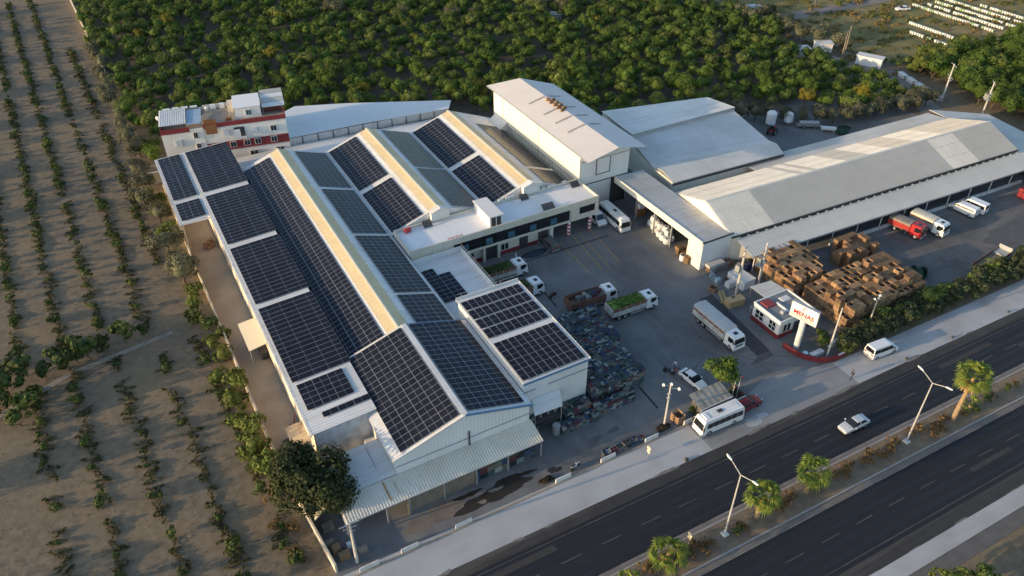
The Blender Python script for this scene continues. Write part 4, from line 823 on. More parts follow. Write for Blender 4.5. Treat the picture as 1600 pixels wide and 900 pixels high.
# hedge by the right-hand pavement
for k in range(26):
    x = 87.8+k*1.9; plant_tree('hedge_shrub', 'dark green shrub in the pavement-side line of the hedge before the crate yard', 'shrub', 'hedge along the pavement', *hdg, x, ry(x, 54.4)+random.uniform(-.5, .5), random.uniform(1., 1.3))
    if k > 1: hk = random.random() < .6; plant_tree('hedge_shrub', ('dark green' if hk else 'yellow-green')+' shrub in the crate-yard-side line of the hedge', 'shrub', 'dark shrubs of the inner hedge' if hk else 'yellow-green shrubs of the inner hedge', *(hdg if hk else shr), x+.9, ry(x, 56.0)+random.uniform(-.5, .6), random.uniform(.95, 1.3))
for x, y, s_ in ((87.9, 54.0, .8), (87.2, 53.2, .7), (85.5, 56.2, .75), (86.3, 57.2, .8)):
    plant_tree('garden_shrub', 'olive-green shrub in the red-walled corner by the sign', 'shrub', 'shrubs at the sign corner', *shr, x, y, s_)
for x, y, s_ in ((66.5, 19.2, 1.5), (69.5, 17.6, 1.4), (83.5, 18.6, 1.6), (86, 16.6, 1.5), (79, 14.5, 1.6)):
    plant_tree('roadside_bush', 'bright bushy tree beyond the far pavement ditch', 'bush', 'bushes across the road', *shr, x, y, s_)
# median planting
for x in (31, 32.2, 33.5, 38.2, 39.4, 42.6, 43.6, 44.4, 45.6, 46.4, 51.2, 56.4, 58.4, 60.4, 65.5, 67.5, 69.6, 72.4, 73.3, 75.4, 77.5, 83.4, 85.5, 87.6, 88.5, 47.2, 52, 57.5, 59.2, 64.6, 66.4, 68.6, 70.7, 74.2, 76.4, 78.6, 82.2, 84.6, 86.4, 91.5, 98, 103, 108):
    plant_tree('dry_shrub', 'orange-brown dried shrub on the road median', 'shrub', 'dried shrubs on the median', *dry, x, ry(x, 37.0)+random.uniform(-.8, .8), random.uniform(.8, 1.3), .13)
for x in (50.8, 63.5, 93.4, 96.5, 101): plant_tree('median_shrub', 'small green shrub on the road median', 'shrub', 'green shrubs on the median', *bsh, x, ry(x, 36.8)+random.uniform(-.5, .5), .85, .1)
def palm(label, x, y, h, s_=1., nf=34, seed=0):
    g = random.Random(seed); t = thing('palm_tree', label, 'palm', (x, y, .1), 0, world=False)
    mb = MB(); n = 8; k = max(4, int(h/.35)); rings = []
    for i in range(k+1):
        z = h*i/k; r_ = (.34-.12*i/k)*(1.08 if i % 2 else .96)
        rings.append([(r_*math.cos(2*math.pi*j/n)+.18*(z/h)**2, r_*math.sin(2*math.pi*j/n), z) for j in range(n)])
    mb.loft(rings).build('trunk', palm_bark, t)
    skirt, cr = MB(), MB()
    for i in range(nf):
        a = i*2.39996+g.uniform(-.35, .35); dead = i > nf*.74; el = math.radians(g.uniform(-82, -60) if dead else 82-112*(i/(nf*.74))**.85+g.uniform(-9, 9))
        d = Vector((math.cos(a)*math.cos(el), math.sin(a)*math.cos(el), math.sin(el))); side = Vector((-math.sin(a), math.cos(a), 0)); up = side.cross(d)*-1
        b0 = Vector((.18, 0, h)); L_ = s_*g.uniform(.7, 1.05)*(.55 if dead else 1); e = b0+d*L_; tgt = skirt if dead else cr
        tgt.poly([b0-side*.025, b0+side*.025, e+side*.02, e-side*.02])
        for j in range(9):       # fan segments, each drooping at the tip
            b = math.radians(-60+15*j); q = d*math.cos(b)+side*math.sin(b); w = side*math.cos(b)-d*math.sin(b); r_ = s_*g.uniform(.7, 1.05)*(.8+.2*math.cos(b))
            m1 = e+q*r_*.55; m2 = e+q*r_-Vector((0, 0, g.uniform(.25, .5)*r_))
            tgt.poly([e, m1-w*.07*s_, m2, m1+w*.07*s_])
    cr.build('crown', palm_g, t); skirt.build('dead_skirt', mat('dead fronds', (.34, .22, .09), .9, .2), t)
    return t
palm('tallest fan palm on the median beyond the second street lamp', 89.5, 36.1, 8.0, 1.55, 50, 1)
palm('medium fan palm on the median with two dried shrubs beside it', 62.6, 36.9, 4.0, 1.4, 46, 2)
palm('medium fan palm right beside a double street lamp', 54.6, 37.1, 3.9, 1.4, 46, 3)
palm('short fan palm sitting low on the median', 40.9, 37.3, 2.1, 1.4, 42, 4)
palm('young fan palm at the low end of the median', 35.2, 37.1, .9, 1.0, 24, 5)
palm('young fan palm on the median next to the tallest palm', 93.2, 36.3, .8, .9, 20, 6)
# tall windbreak outside the bare orchard, on the sunset side
for k in range(34):
    y = 46+k*7.6+random.uniform(-2, 2)
    if k % 3 != 0: continue
    plant_tree('windbreak_tree', 'tall windbreak tree bordering the bare orchard', 'tree', 'windbreak trees', *oli, -46+random.uniform(-2, 2)-.038*(y-110), y, random.uniform(1.4, 1.9), 0, random.uniform(1.2, 2.2))

# stones and leaf litter on the bare soil
n_ = 5200; Pl = np.stack([RNG.uniform(-34, 4.6, n_), RNG.uniform(56, 215, n_), np.full(n_, .0)], 1); q_ = RNG.uniform(.05, .16, (n_, 1)); an = RNG.uniform(0, 6.28, n_)
A_ = np.stack([np.cos(an), np.sin(an), RNG.uniform(-.3, .3, n_)], 1)*q_; B_ = np.stack([-np.sin(an), np.cos(an), RNG.uniform(-.3, .3, n_)], 1)*q_*.7; Pl[:, 2] = q_[:, 0]*.3
o = bpy.data.objects.new('field_litter', raw_mesh('field_litter', np.stack([Pl-A_, Pl-B_, Pl+A_, Pl+B_], 1).reshape(-1, 3), np.arange(4*n_).reshape(n_, 4), [mat('soil litter', (.15, .12, .085), .95, .4, 1., isl=.7)])); COL.objects.link(o)
tag(o, 'stones and dry leaf litter scattered on the bare orchard soil', 'litter', kind='stuff')
# ---------------------------------------------------------------- wooden field crates
random.seed(5)
def slat_crate(w=1.16, d=.98, h=.74, m=wood, lid=False):
    mb = MB()
    for k in range(3):
        z0 = .06+k*(h-.06)/3; z1 = z0+(h-.06)/3-.09
        mb.box(0, 0, z0, w, .03, z1).box(0, d-.03, z0, w, d, z1).box(0, .031, z0, .03, d-.031, z1).box(w-.03, .031, z0, w, d-.031, z1)
    for x in (.032, w-.11):
        for y in (.032, d-.11): mb.box(x, y, 0, x+.078, y+.078, h-.01)
    for k in range(4): mb.box(.035, .04+k*.235, .03, w-.035, .04+k*.235+.19, .06)
    if lid:
        for k in range(5): mb.box(.0, .0+k*.21, h-.02, w, .0+k*.21+.12, h+.01)
    mb.box(.09, .09, .065, w-.09, d-.09, h*(.84 if lid else .6), 1)  # dark box added inside so the gaps between slats look shaded
    return mb.mesh('crate', [m, mat('crate gap shade', (.05, .036, .022), .9, .4, 3., bump=.5)])
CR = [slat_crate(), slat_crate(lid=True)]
cols = []        # (x, y, layers, yaw, pile)
def pile(x0, y0, nx, ny, hfun, name):
    for i in range(nx):
        for j in range(ny):
            h = hfun(i, j)
            if h > 0: cols.append((x0+i*1.21+random.uniform(-.04, .04), y0+j*1.02+random.uniform(-.03, .03), h, random.uniform(-.035, .035), name, i, j, nx, ny))
def h1(i, j):
    if (i, j) in ((5, 2), (10, 5)): return 0
    if i == 0 and j < 2: return 3
    if i < 3 and j >= 5: return 4
    if j == 0 and i > 8: return 4
    return 5+(random.random() < .06)-(random.random() < .14)
pile(91.3, 57.0, 15, 9, h1, 'main')
pile(90.0, 67.0, 7, 9, lambda i, j: (4 if i < 1 else 5)-(1 if random.random() < .1 else 0)-(2 if (i, j) in ((6, 0), (6, 1), (5, 0)) else 0), 'back')
pile(103.6, 68.6, 7, 5, lambda i, j: random.choice((3, 4, 4)) if (i+j) % 5 and (i > 1 or j < 3) else 0, 'small')
pile(159.5, 66.5, 6, 5, lambda i, j: random.choice((3, 4, 5)) if (i+2*j) % 6 else 0, 'far')
hmap = {(c[4], c[5], c[6]): c[2] for c in cols}
show, hide = [], []
for x, y, h, a, nm, i, j, nx, ny in cols:
    fx, fy = hmap.get((nm, i-1, j), 0), hmap.get((nm, i, j-1), 0)
    for k in range(h): (show if k == h-1 or k >= min(fx, fy) else hide).append((x, y, k*.745, a, nm, k == h-1))
show.sort(key=lambda c: c[0]**2+c[1]**2+(80-c[2])**2)
LAB = {'main': ('wooden field crate in the biggest sunlit stack behind the hedge', 'crates of the big stack'), 'back': ('wooden field crate in the stack between gatehouse awning and warehouse canopy', 'crates of the stack by the canopy'),
       'small': ('wooden field crate in the loose stack next to the red truck', 'crates of the loose stack'), 'far': ('wooden field crate in the stack beside the far end of the warehouse canopy', 'crates at the far canopy end')}
for x, y, z, a, nm, tp in show[:300]:
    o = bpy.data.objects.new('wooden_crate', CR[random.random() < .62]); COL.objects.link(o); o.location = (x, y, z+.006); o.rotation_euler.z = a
    tag(o, ('topmost ' if tp else 'lower ')+LAB[nm][0], 'crate', ('top ' if tp else 'lower ')+LAB[nm][1])
mb = MB()
for x, y, z, a, nm, tp in show[300:]:
    for k in range(3): mb.box(x, y, z+.06+k*.23, x+1.16, y+.98, z+.24+k*.23)
    mb.box(x+.03, y+.03, z, x+1.13, y+.95, z+.60)
    for k in range(6): mb.box(x, y+k*.168, z+.72, x+1.16, y+k*.168+.112, z+.75)
for x, y, z, a, nm, tp in hide: mb.box(x, y, z+.02, x+1.16, y+.98, z+.74)
tag(mb.build('stacked_crates', wood), 'rest of the stacked brown wooden field crates', 'crates', kind='stuff')
# scattered big boxes
def crate_thing(x, y, z, s, a, label, m=0, group=None):
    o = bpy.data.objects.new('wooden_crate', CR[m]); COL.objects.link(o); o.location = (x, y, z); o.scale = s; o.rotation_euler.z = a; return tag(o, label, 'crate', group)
for k, (x, y, z) in enumerate(((82.0, 86.6, 0), (82.0, 86.6, .76), (83.3, 86.4, 0), (82.2, 85.2, 0), (83.4, 85.2, 0), (83.4, 85.2, .76))):
    crate_thing(x-.6, y-.5, z, (1.1, 1.1, 1), random.uniform(-.2, .2), 'orange-brown wooden box stacked inside the loading bay opening', k % 2, 'boxes in the loading bay')
crate_thing(81.0, 83.0, 0, (1.0, 1.0, 1.9), .15, 'tall orange-brown wooden box beside the white drum at the loading bay corner', 1)
crate_thing(92.6, 55.4, 0, (1.2, 1.3, 2.2), .05, 'tall grey-brown crate stack standing apart next to the concrete pole', 1); crate_thing(94.4, 55.0, 0, (1.15, 1.2, 1.9), .05, 'shorter grey-brown crate stack standing apart next to the concrete pole', 1)
crate_thing(55.6, 53.7, 0, (1.2, 1.5, 1.9), .1, 'orange-brown wooden box stack behind the low white wall near the yard lamp', 0)
t = thing('packing_case', 'large pale wooden packing case beside the electricity poles', 'packing case', (80.6, 70.4, 0), R(-6), world=False)
for k in range(7): MB().box(-1.5, -.75, .02+k*.19, 1.5, -.7, .19+k*.19).build('plank', wood_pale, t)
for k in range(7): MB().box(-1.5, .7, .02+k*.19, 1.5, .75, .19+k*.19).build('plank', wood_pale, t)
MB().box(-1.5, -.69, .02, -1.44, .69, 1.35).build('end_panel', wood_pale, t); MB().box(1.44, -.69, .02, 1.5, .69, 1.35).build('end_panel', wood_pale, t)
MB().box(-1.48, -.69, 1.24, 1.48, .69, 1.3).build('lid', wood_pale, t); MB().box(-.5, .2, 1.31, .2, .6, 1.33).build('opening', interior, t)
t = thing('timber_rack', 'bundle of pale timber beams lying beside the packing case', 'timber', (80.2, 72.6, 0), R(62), world=False)
for k in range(4): MB().box(-1.7, -.5+k*.3, .1+.12*(k % 2), 1.7, -.32+k*.3, .28+.12*(k % 2)).build('beam', wood_pale, t)
for x in (-1.2, 1.2): MB().box(x-.08, -.6, 0, x+.08, .8, .1).build('bearer', wood_pale, t)
tag(crate_thing(79.6, 74.2, 0, (1.2, 1.2, 1.3), .4, 'brown wooden box at the corner of the transformer yard', 0))
# ---------------------------------------------------------------- plastic harvest crates
plast = [(.04, .06, .11), (.06, .105, .11), (.20, .25, .24), (.13, .045, .05), (.045, .08, .16), (.34, .37, .34), (.025, .033, .036), (.065, .10, .08), (.09, .10, .12), (.19, .175, .15)]
pm_i = mat('plastic crate islands', (0, 0, 0), .55, .3, 1.5, ramp=plast, isl=2); pm_o = mat('plastic crate', (0, 0, 0), .55, .3, 1.5, ramp=plast, isl=2)
CW, CDp, CH = .52, .36, .305
def pcrate(x, y, z, V, F, a=0.):
    b = len(V); t_ = .025; c, s_ = math.cos(a), math.sin(a)
    for (x0, y0, x1, y1, zz_) in ((0, 0, CW, CDp, 0), (0, 0, CW, CDp, CH-.012), (t_, t_, CW-t_, CDp-t_, CH-.012), (t_, t_, CW-t_, CDp-t_, .2)):
        for px, py in ((x0, y0), (x1, y0), (x1, y1), (x0, y1)): V.append((x+px*c-py*s_, y+px*s_+py*c, z+zz_))
    for r_ in range(3):
        for i in range(4): F.append((b+r_*4+i, b+r_*4+(i+1) % 4, b+r_*4+4+(i+1) % 4, b+r_*4+4+i))
    F.append((b+12, b+13, b+14, b+15)); F.append((b+3, b+2, b+1, b))
ind, stuffc = [], []
def ppile(x0, y0, x1, y1, layers, name, drop=.12):
    nx, ny = int((x1-x0)/(CW+.012)), int((y1-y0)/(CDp+.012)); hm = {}
    for i in range(nx):
        for j in range(ny): hm[i, j] = layers-(hash((i//2, j//2, layers)) % 100 < drop*100)-(random.random() < .03)
    for (i, j), h in hm.items():
        for k in range(h):
            edge = k == h-1 or j == 0 or i in (0, nx-1) or j == ny-1 or k >= min(hm.get((i, j-1), 0), hm.get((i+1, j), 0), hm.get((i-1, j), 0))
            if not edge: continue
            c = (x0+i*(CW+.012)+random.uniform(-.012, .012), y0+j*(CDp+.012)+random.uniform(-.012, .012), k*CH, random.uniform(-.012, .012), name)
            (ind if j == 0 or k == h-1 else stuffc).append(c)
ppile(43.5, 53.72, 50.0, 54.5, 3, 'kerb', .13)
ppile(40.9, 59.8, 46.8, 61.3, 4, 'low', .13); ppile(46.85, 60.4, 53.3, 62.2, 5, 'low', .13); ppile(42.2, 61.4, 46.6, 63.3, 7, 'low', .13)
ppile(47.2, 62.4, 56.6, 70.0, 11, 'big', .13); ppile(47.3, 70.15, 57.5, 76.0, 11, 'big', .13); ppile(49.0, 76.1, 58.2, 79.0, 10, 'big', .13)
ppile(27.2, 58.5, 36.0, 60.6, 7, 'canopy', .13)
ind.sort(key=lambda c: c[0]**2+c[1]**2+(80-c[2])**2)
stuffc += ind[170:]
V, F = [], []; pcrate(0, 0, 0, V, F); me = bpy.data.meshes.new('plastic_crate'); me.from_pydata(V, [], F); me.materials.append(pm_o)
PL_ = {'kerb': ('plastic harvest crate in the short row behind the low white kerb wall', 'plastic crates by the kerb wall'), 'low': ('plastic harvest crate in the low stacks in front of the flat hall', 'plastic crates in the low stacks'),
       'big': ('plastic harvest crate in the big dark block beside the flat hall', 'plastic crates in the big block'), 'canopy': ('plastic harvest crate stacked under the front canopy', 'plastic crates under the canopy')}
for x, y, z, a, nm in ind[:170]:
    o = bpy.data.objects.new('plastic_crate', me); COL.objects.link(o); o.location = (x, y, z+.008); o.rotation_euler.z = a; tag(o, PL_[nm][0], 'crate', PL_[nm][1])
V, F = [], []
for x, y, z, a, nm in stuffc: pcrate(x, y, z+.008, V, F, a)
for q in ((47.8, 63, 56.2, 69.6, 3.0), (47.8, 70.6, 57.1, 75.6, 3.0), (49.5, 76.5, 57.8, 78.7, 2.7), (42.6, 61.8, 46.2, 63, 1.8), (47.3, 60.9, 52.9, 61.9, 1.2), (41.3, 60.2, 46.4, 61, .9), (27.6, 58.9, 35.6, 60.3, 1.8)):
    b = len(V); V += [(q[0], q[1], .0), (q[2], q[1], 0), (q[2], q[3], 0), (q[0], q[3], 0), (q[0], q[1], q[4]), (q[2], q[1], q[4]), (q[2], q[3], q[4]), (q[0], q[3], q[4])]
    F += [(b+4, b+5, b+6, b+7), (b, b+1, b+5, b+4), (b+1, b+2, b+6, b+5), (b+2, b+3, b+7, b+6), (b+3, b, b+4, b+7)]
me2 = bpy.data.meshes.new('stacked_plastic_crates'); me2.from_pydata(V, [], F); me2.materials.append(pm_i)
o = bpy.data.objects.new('stacked_plastic_crates', me2); COL.objects.link(o); tag(o, 'rest of the dark mottled blocks of stacked plastic harvest crates', 'crates', kind='stuff')
# red crates at the far end of the warehouse yard
ri = mat('red plastic crate', (.22, .02, .025), .5, .2, 1.)
rme = bpy.data.meshes.new('red_crate'); V, F = [], []; pcrate(0, 0, 0, V, F); rme.from_pydata([(v[0]*2, v[1]*2.4, v[2]*2.2) for v in V], [], F); rme.materials.append(ri)
for i in range(5):
    for j in range(3):
        for k in range(3-(i+j) % 2):
            o = bpy.data.objects.new('red_crate', rme); COL.objects.link(o); o.location = (153.6+i*1.08, 67.0+j*.92, k*.68+.006); tag(o, 'red plastic bin stacked beyond the parked vans', 'bin', 'red bins')
# white bulk bags in the loading bay
def bag_mesh(seed):
    g = random.Random(seed); rings = []
    for z, r_ in ((0, .40), (.12, .50), (.5, .54), (.85, .52), (1.0, .45), (1.03, .3)):
        rings.append([(r_*(1+.06*math.sin(3*a+seed)+g.uniform(-.03, .03))*math.copysign(abs(math.cos(a))**.7, math.cos(a)), r_*(1+g.uniform(-.03, .03))*math.copysign(abs(math.sin(a))**.7, math.sin(a)), z) for a in [2*math.pi*i/14 for i in range(14)]])
    mb = MB().loft(rings, 0)
    for sx in (-.3, .3):
        for sy in (-.3, .3): mb.tube((sx, sy, .98), (sx*.5, sy*.9, 1.2), .035, n=5, mi=0)
    mb.box(-.18, -.14, 1.03, .18, .14, 1.06, 1)
    return mb.mesh('bulk_bag', [mat('woven white plastic', (.66, .66, .64), .7, .08, 2., bump=.4, bscale=5), interior])
BG = [bag_mesh(s_) for s_ in (1, 2, 3)]
for i, (x, y, z) in enumerate(((82.0, 90.2, 0), (83.2, 90.4, 0), (82.1, 91.5, 0), (83.3, 91.7, 0), (82.3, 92.7, 0), (83.5, 92.9, 0), (82.8, 94.1, 0), (83.0, 95.3, 0), (83.2, 96.5, 0), (82.8, 91.0, 1.06), (83.3, 92.2, 1.06), (83.0, 93.5, 1.06), (83.1, 94.8, 1.06), (83.4, 96.0, 1.06))):
    o = bpy.data.objects.new('bulk_bag', BG[i % 3]); COL.objects.link(o); o.location = (x, y, z+.006); o.rotation_euler.z = random.uniform(0, 3); o.scale = (1.12, 1.12, 1.05)
    tag(o, 'bulging white bulk bag stacked on another in the loading bay' if z else 'bulging white bulk bag on the ground in the loading bay', 'bulk bag', 'upper bulk bags' if z else 'lower bulk bags')
t = thing('white_drum', 'white plastic drum standing at the corner of the loading bay', 'drum', (81.2, 84.6, 0))
MB().loft([[(81.2+r_*math.cos(i*.5236), 84.6+r_*math.sin(i*.5236), z) for i in range(12)] for z, r_ in ((.005, .52), (.3, .56), (.9, .56), (1.1, .5))]).build('drum', white_paint, t); MB().tube((81.2, 84.6, 1.1), (81.2, 84.6, 1.13), .35, n=10).build('opening', interior, t)
t = thing('stacked_bins', 'white tub and red machine parts deep inside the loading bay', 'tub', (83.5, 100.5, 0))
MB().box(83.0, 100, 1.6, 84.3, 101.2, 2.6, top=(-.05, -.05)).build('tub', white_paint, t); MB().box(82.8, 99.9, 0, 84.5, 101.3, 1.58).build('stand', rust, t)
# ---------------------------------------------------------------- vehicles (front towards local +x)
def wheel(parent, x, y, r=.5, w=.28):
    o = MB().tube((x, y-w/2, r), (x, y+w/2, r), r, n=16).build('wheel', tyre, parent)
    s_ = 1 if y > 0 else -1
    MB().tube((x, y+s_*w*.42, r), (x, y+s_*(w/2+.012), r), r*.55, n=10).build('rim', steel, o)
    return o
def prof(pts, name, m, parent):
    """side profile [(x, z, half width)] extruded across; half width may differ along the outline"""
    return MB().hexa([(x, -w, z) for x, z, w in pts], [(x, w, z) for x, z, w in pts]).build(name, m, parent)
def lights(t, xf, xr, y, z, zr=None):
    for s_ in (-1, 1):
        MB().box(xf-.06, s_*y-.16, z-.1, xf+.025, s_*y+.16, z+.1).build('headlight', mat('headlight', (.8, .8, .78), .15), t)
        MB().box(xr-.02, s_*y-.13, (zr or z)-.12, xr+.05, s_*y+.13, (zr or z)+.12).build('tail_light', mat('tail light', (.4, .02, .02), .3), t)
def truck(label, x, y, a, L=8.8, bed='white', paint=white_paint, stake=1.55, load=None, W=1.2, tarp=None):
    t = thing('cargo_truck', label, 'truck', (x, y, 0), a, world=False); h = L/2; xb = h-2.2
    bedm = {'white': mat('bed panel white', (.50, .50, .48), .6, .15, 1.5, grime=(.25, .2, .17), gscale=1.2, gamt=.7), 'red': mat('bed panel red', (.35, .035, .03), .5, .1), 'rust': mat('bed panel brown', (.20, .10, .07), .7, .2, 1.5), 'grey': mat('bed panel grey', (.36, .38, .37), .6, .12)}[bed]
    MB().box(-h+.1, -.45, .55, h-.3, .45, .9).build('chassis', dark_steel, t)
    c = prof([(xb, .55, W-.03), (h-.02, .55, W-.05), (h, 1.35, W-.05), (h-.22, 2.35, W-.14), (h-.5, 2.62, W-.18), (xb, 2.66, W-.16)], 'cab', paint, t)
    MB().poly([(h+.012, -W+.16, 1.5), (h+.012, W-.16, 1.5), (h-.185, W-.26, 2.32), (h-.185, -W+.26, 2.32)]).build('windscreen', glass_dark, c)
    for s_ in (-1, 1):
        MB().poly([(xb+.75, s_*(W-.065), 1.45), (h-.2, s_*(W-.085), 1.45), (h-.4, s_*(W-.125), 2.3), (xb+.75, s_*(W-.125), 2.3)]).build('side_window', glass_dark, c)
        MB().box(h-.12, s_*(W+.12)-.1, 1.75, h-.02, s_*(W+.12)+.1, 2.2).build('mirror', dark_steel, c)
    MB().box(xb+.7, -.35, 2.63, xb+1.3, .35, 2.69).build('roof_hatch', glass_dark, c)
    MB().box(h-.03, -W+.05, .4, h+.07, W-.05, .8).build('bumper', steel if paint != white_paint else white_paint, c); MB().box(h-.02, -.7, .95, h+.02, .7, 1.3).build('grille', dark_steel, c)
    lights(c, h+.06, -h-.02, .85, .62, .85)
    MB().box(-h, -W, .95, xb-.12, W, 1.08).build('bed_floor', wood_grey, t)
    n = max(3, int((L-2.4)/1.1)); d = (xb-.12+h)/n
    for s_ in (-1, 1):
        for k in range(n): MB().box(-h+k*d+.02, s_*W-.03, 1.08, -h+(k+1)*d-.02, s_*W+.03, 1.08+stake*.55).build('side_panel', bedm, t)
        for k in range(n+1): MB().box(-h+k*d-.03 if k else -h, s_*(W+.035)-.03, .95, -h+k*d+.03, s_*(W+.035)+.03, 1.08+stake).build('stake', bedm, t)
        for z0, z1 in ((.57, .84), (.9, .98)): MB().box(-h, s_*W-.025, 1.08+stake*z0, xb-.12, s_*W+.025, 1.08+stake*z1).build('upper_rail', MATS['bed panel brown'] if bed != 'red' else bedm, t)
    for x_ in (-h+.02, xb-.16): MB().box(x_-.03, -W+.04, 1.08, x_+.03, W-.04, 1.08+stake).build('end_board', bedm if x_ < 0 else paint, t)
    for x_ in ((h-.95,), (-h+1.4,), (-h+2.55,))[:3 if L > 7.5 else 2]:
        for s_ in (-1, 1): wheel(t, x_[0], s_*(W-.18))
    for s_ in (-1, 1): MB().box(-h+3.5, s_*W-.06, .55, xb-.5, s_*W+.0, .85).build('side_guard', steel, t)
    if load: heap(load[0], load[1], x, y, a, -h+.1, xb-.22, W-.06, 1.08+stake*load[3], load[2])
    if tarp:
        rings = []
        for k in range(9):
            x_ = -h+.02+(xb-.2+h)*k/8; s_ = .06*(k % 2)
            rings.append([(x_, -W-.05, 1.0+stake*.86), (x_, -W-.03, 1.12+stake-s_), (x_, -W*.75, 1.25+stake-s_), (x_, 0, 1.3+stake-s_), (x_, W*.75, 1.25+stake-s_), (x_, W+.03, 1.12+stake-s_), (x_, W+.05, 1.0+stake*.86)])
        MB().loft(rings, cap=True, closed=True).build('tarpaulin', tarp, t)
    return t
def heap(name, label, X, Yy, a, x0, x1, w, z, m):
    """a loose load heaped in a truck bed"""
    g = np.random.default_rng(int(abs(X*31+Yy))); n = 1500; u = g.uniform(0, 1, n); v = g.uniform(-1, 1, n)
    z_ = z+.6*(1-np.abs(v)**2.2)*(np.minimum(1, np.minimum(u, 1-u)*6))+g.uniform(-.08, .1, n)+.08*np.sin(u*19)*np.cos(v*5)
    P = np.stack([x0+(x1-x0)*u, v*w, z_], 1); A = g.normal(size=(n, 3)); A /= np.linalg.norm(A, axis=1)[:, None]; B = np.cross(A, g.normal(size=(n, 3))); B /= np.linalg.norm(B, axis=1)[:, None]
    s_ = g.uniform(.08, .2, (n, 1)); V = np.stack([P-A*s_, P-B*s_*.6, P+A*s_, P+B*s_*.6], 1).reshape(-1, 3); F = np.arange(4*n).reshape(n, 4); b = len(V)
    V = np.vstack([V, np.array([(x0, -w, 1.1), (x1, -w, 1.1), (x1, w, 1.1), (x0, w, 1.1), (x0, -w, z-.05), (x1, -w, z-.05), (x1, w, z-.05), (x0, w, z-.05), (x0+.5, -w*.5, z+.42), (x1-.5, -w*.5, z+.42), (x1-.5, w*.5, z+.42), (x0+.5, w*.5, z+.42)])])
    F = np.vstack([F, np.array([(0, 1, 5, 4), (1, 2, 6, 5), (2, 3, 7, 6), (3, 0, 4, 7), (4, 5, 9, 8), (5, 6, 10, 9), (6, 7, 11, 10), (7, 4, 8, 11), (8, 9, 10, 11), (3, 2, 1, 0)])+b])
    o = bpy.data.objects.new(name, raw_mesh(name, V, F, [m])); COL.objects.link(o); o.location = (X, Yy, 0); o.rotation_euler.z = a
    return tag(o, label, 'load')
green_load = mat('fresh green produce', (.10, .17, .03), .8, .35, 1.2, isl=.6); dark_load = mat('wilted green produce', (.055, .085, .025), .85, .3, 1.2, isl=.6)
truck('white truck with dull green load parked right in front of the office door', 50.7, 95.2, 0, 8.8, load=('produce_load', 'dull green produce heaped in the truck by the office', dark_load, .75))
truck('white truck half hidden by the flat hall roof, green load behind its cab', 50.4, 89.1, 0, 8.8, 'rust', load=('produce_load', 'green produce heaped in the truck half hidden by the flat hall', dark_load, .8))
truck('white-cabbed truck with brown bed loaded with dark plastic crates', 60.0, 81.9, R(-4), 8.8, 'rust', stake=1.3)
truck('white truck heaped with bright green produce parked in the middle of the yard', 64.7, 77.2, R(-2), 8.8, 'white', load=('produce_load', 'bright green produce heaped in the mid-yard truck', green_load, .85))
truck('long white truck under a grey tarpaulin standing beside the weighbridge', 73.4, 66.2, R(-90), 9.6, 'white', stake=1.7, tarp=mat('grey tarpaulin', (.42, .43, .43), .6, .08, .8, bump=.2, bscale=1.5))
truck('red truck with grey tarpaulin cover under the warehouse canopy edge', 123.4, 71.6, R(-78), 6.4, 'red', mat('red paint', (.42, .025, .03), .35, .04), stake=1.3, tarp=mat('brown grey tarpaulin', (.25, .22, .18), .7, .15, .8))
truck('white box-bodied truck parked beside the red truck', 127.8, 70.3, R(-82), 6.8, 'grey', stake=1.55, tarp=mat('cream tarpaulin', (.58, .53, .42), .6, .1, .8))
# crates in the bed of the crate truck: countable, each its own object
k = 0
for i in range(8):
    for j in range(4):
        for l in range(5-(i % 3 == 0)-(j == 3)*(i % 2)-(i < 2)):
            c_, s_ = math.cos(R(-4)), math.sin(R(-4)); lx, ly = -2.6+i*.56, -.85+j*.42
            o = bpy.data.objects.new('plastic_crate', me); COL.objects.link(o); o.location = (60+lx*c_-ly*s_, 81.9+lx*s_+ly*c_, 1.09+l*CH); o.rotation_euler.z = R(-4)+random.uniform(-.05, .05)
            tag(o, 'plastic harvest crate loaded on the brown-bedded truck', 'crate', 'plastic crates on the truck')
def flatbed(label, x, y, a):
    t = thing('flatbed_trailer', label, 'trailer', (x, y, 0), a, world=False); r_ = MATS['bed panel brown']
    MB().box(-4.6, -1.15, .85, 4.6, 1.15, 1.0).build('floor', wood_grey, t)
    for s_ in (-1, 1):
        for k in range(5): MB().box(-4.6+k*1.84+.03, s_*1.15-.03, 1.0, -4.6+(k+1)*1.84-.03, s_*1.15+.03, 1.55).build('side_panel', r_, t)
        for x_ in (-3.4, -2.2, 3.2): wheel(t, x_, s_*.95)
    MB().box(4.5, -1.15, 1.0, 4.58, 1.15, 2.1).build('headboard', MATS['bed panel grey'], t); MB().box(2.6, -1.12, 1.01, 4.4, 1.12, 1.25).build('pallets', MATS['bed panel grey'], t)
    MB().box(-4.3, -.4, .5, 4.3, .4, .84).build('chassis', dark_steel, t); MB().tube((-4.3, 0, 1.2), (-4.3, 0, 1.6), .5, n=10).build('rusty_drum', rust, t)
flatbed('rusty empty flatbed trailer standing by the hedge', 127.6, 57.3, R(8))
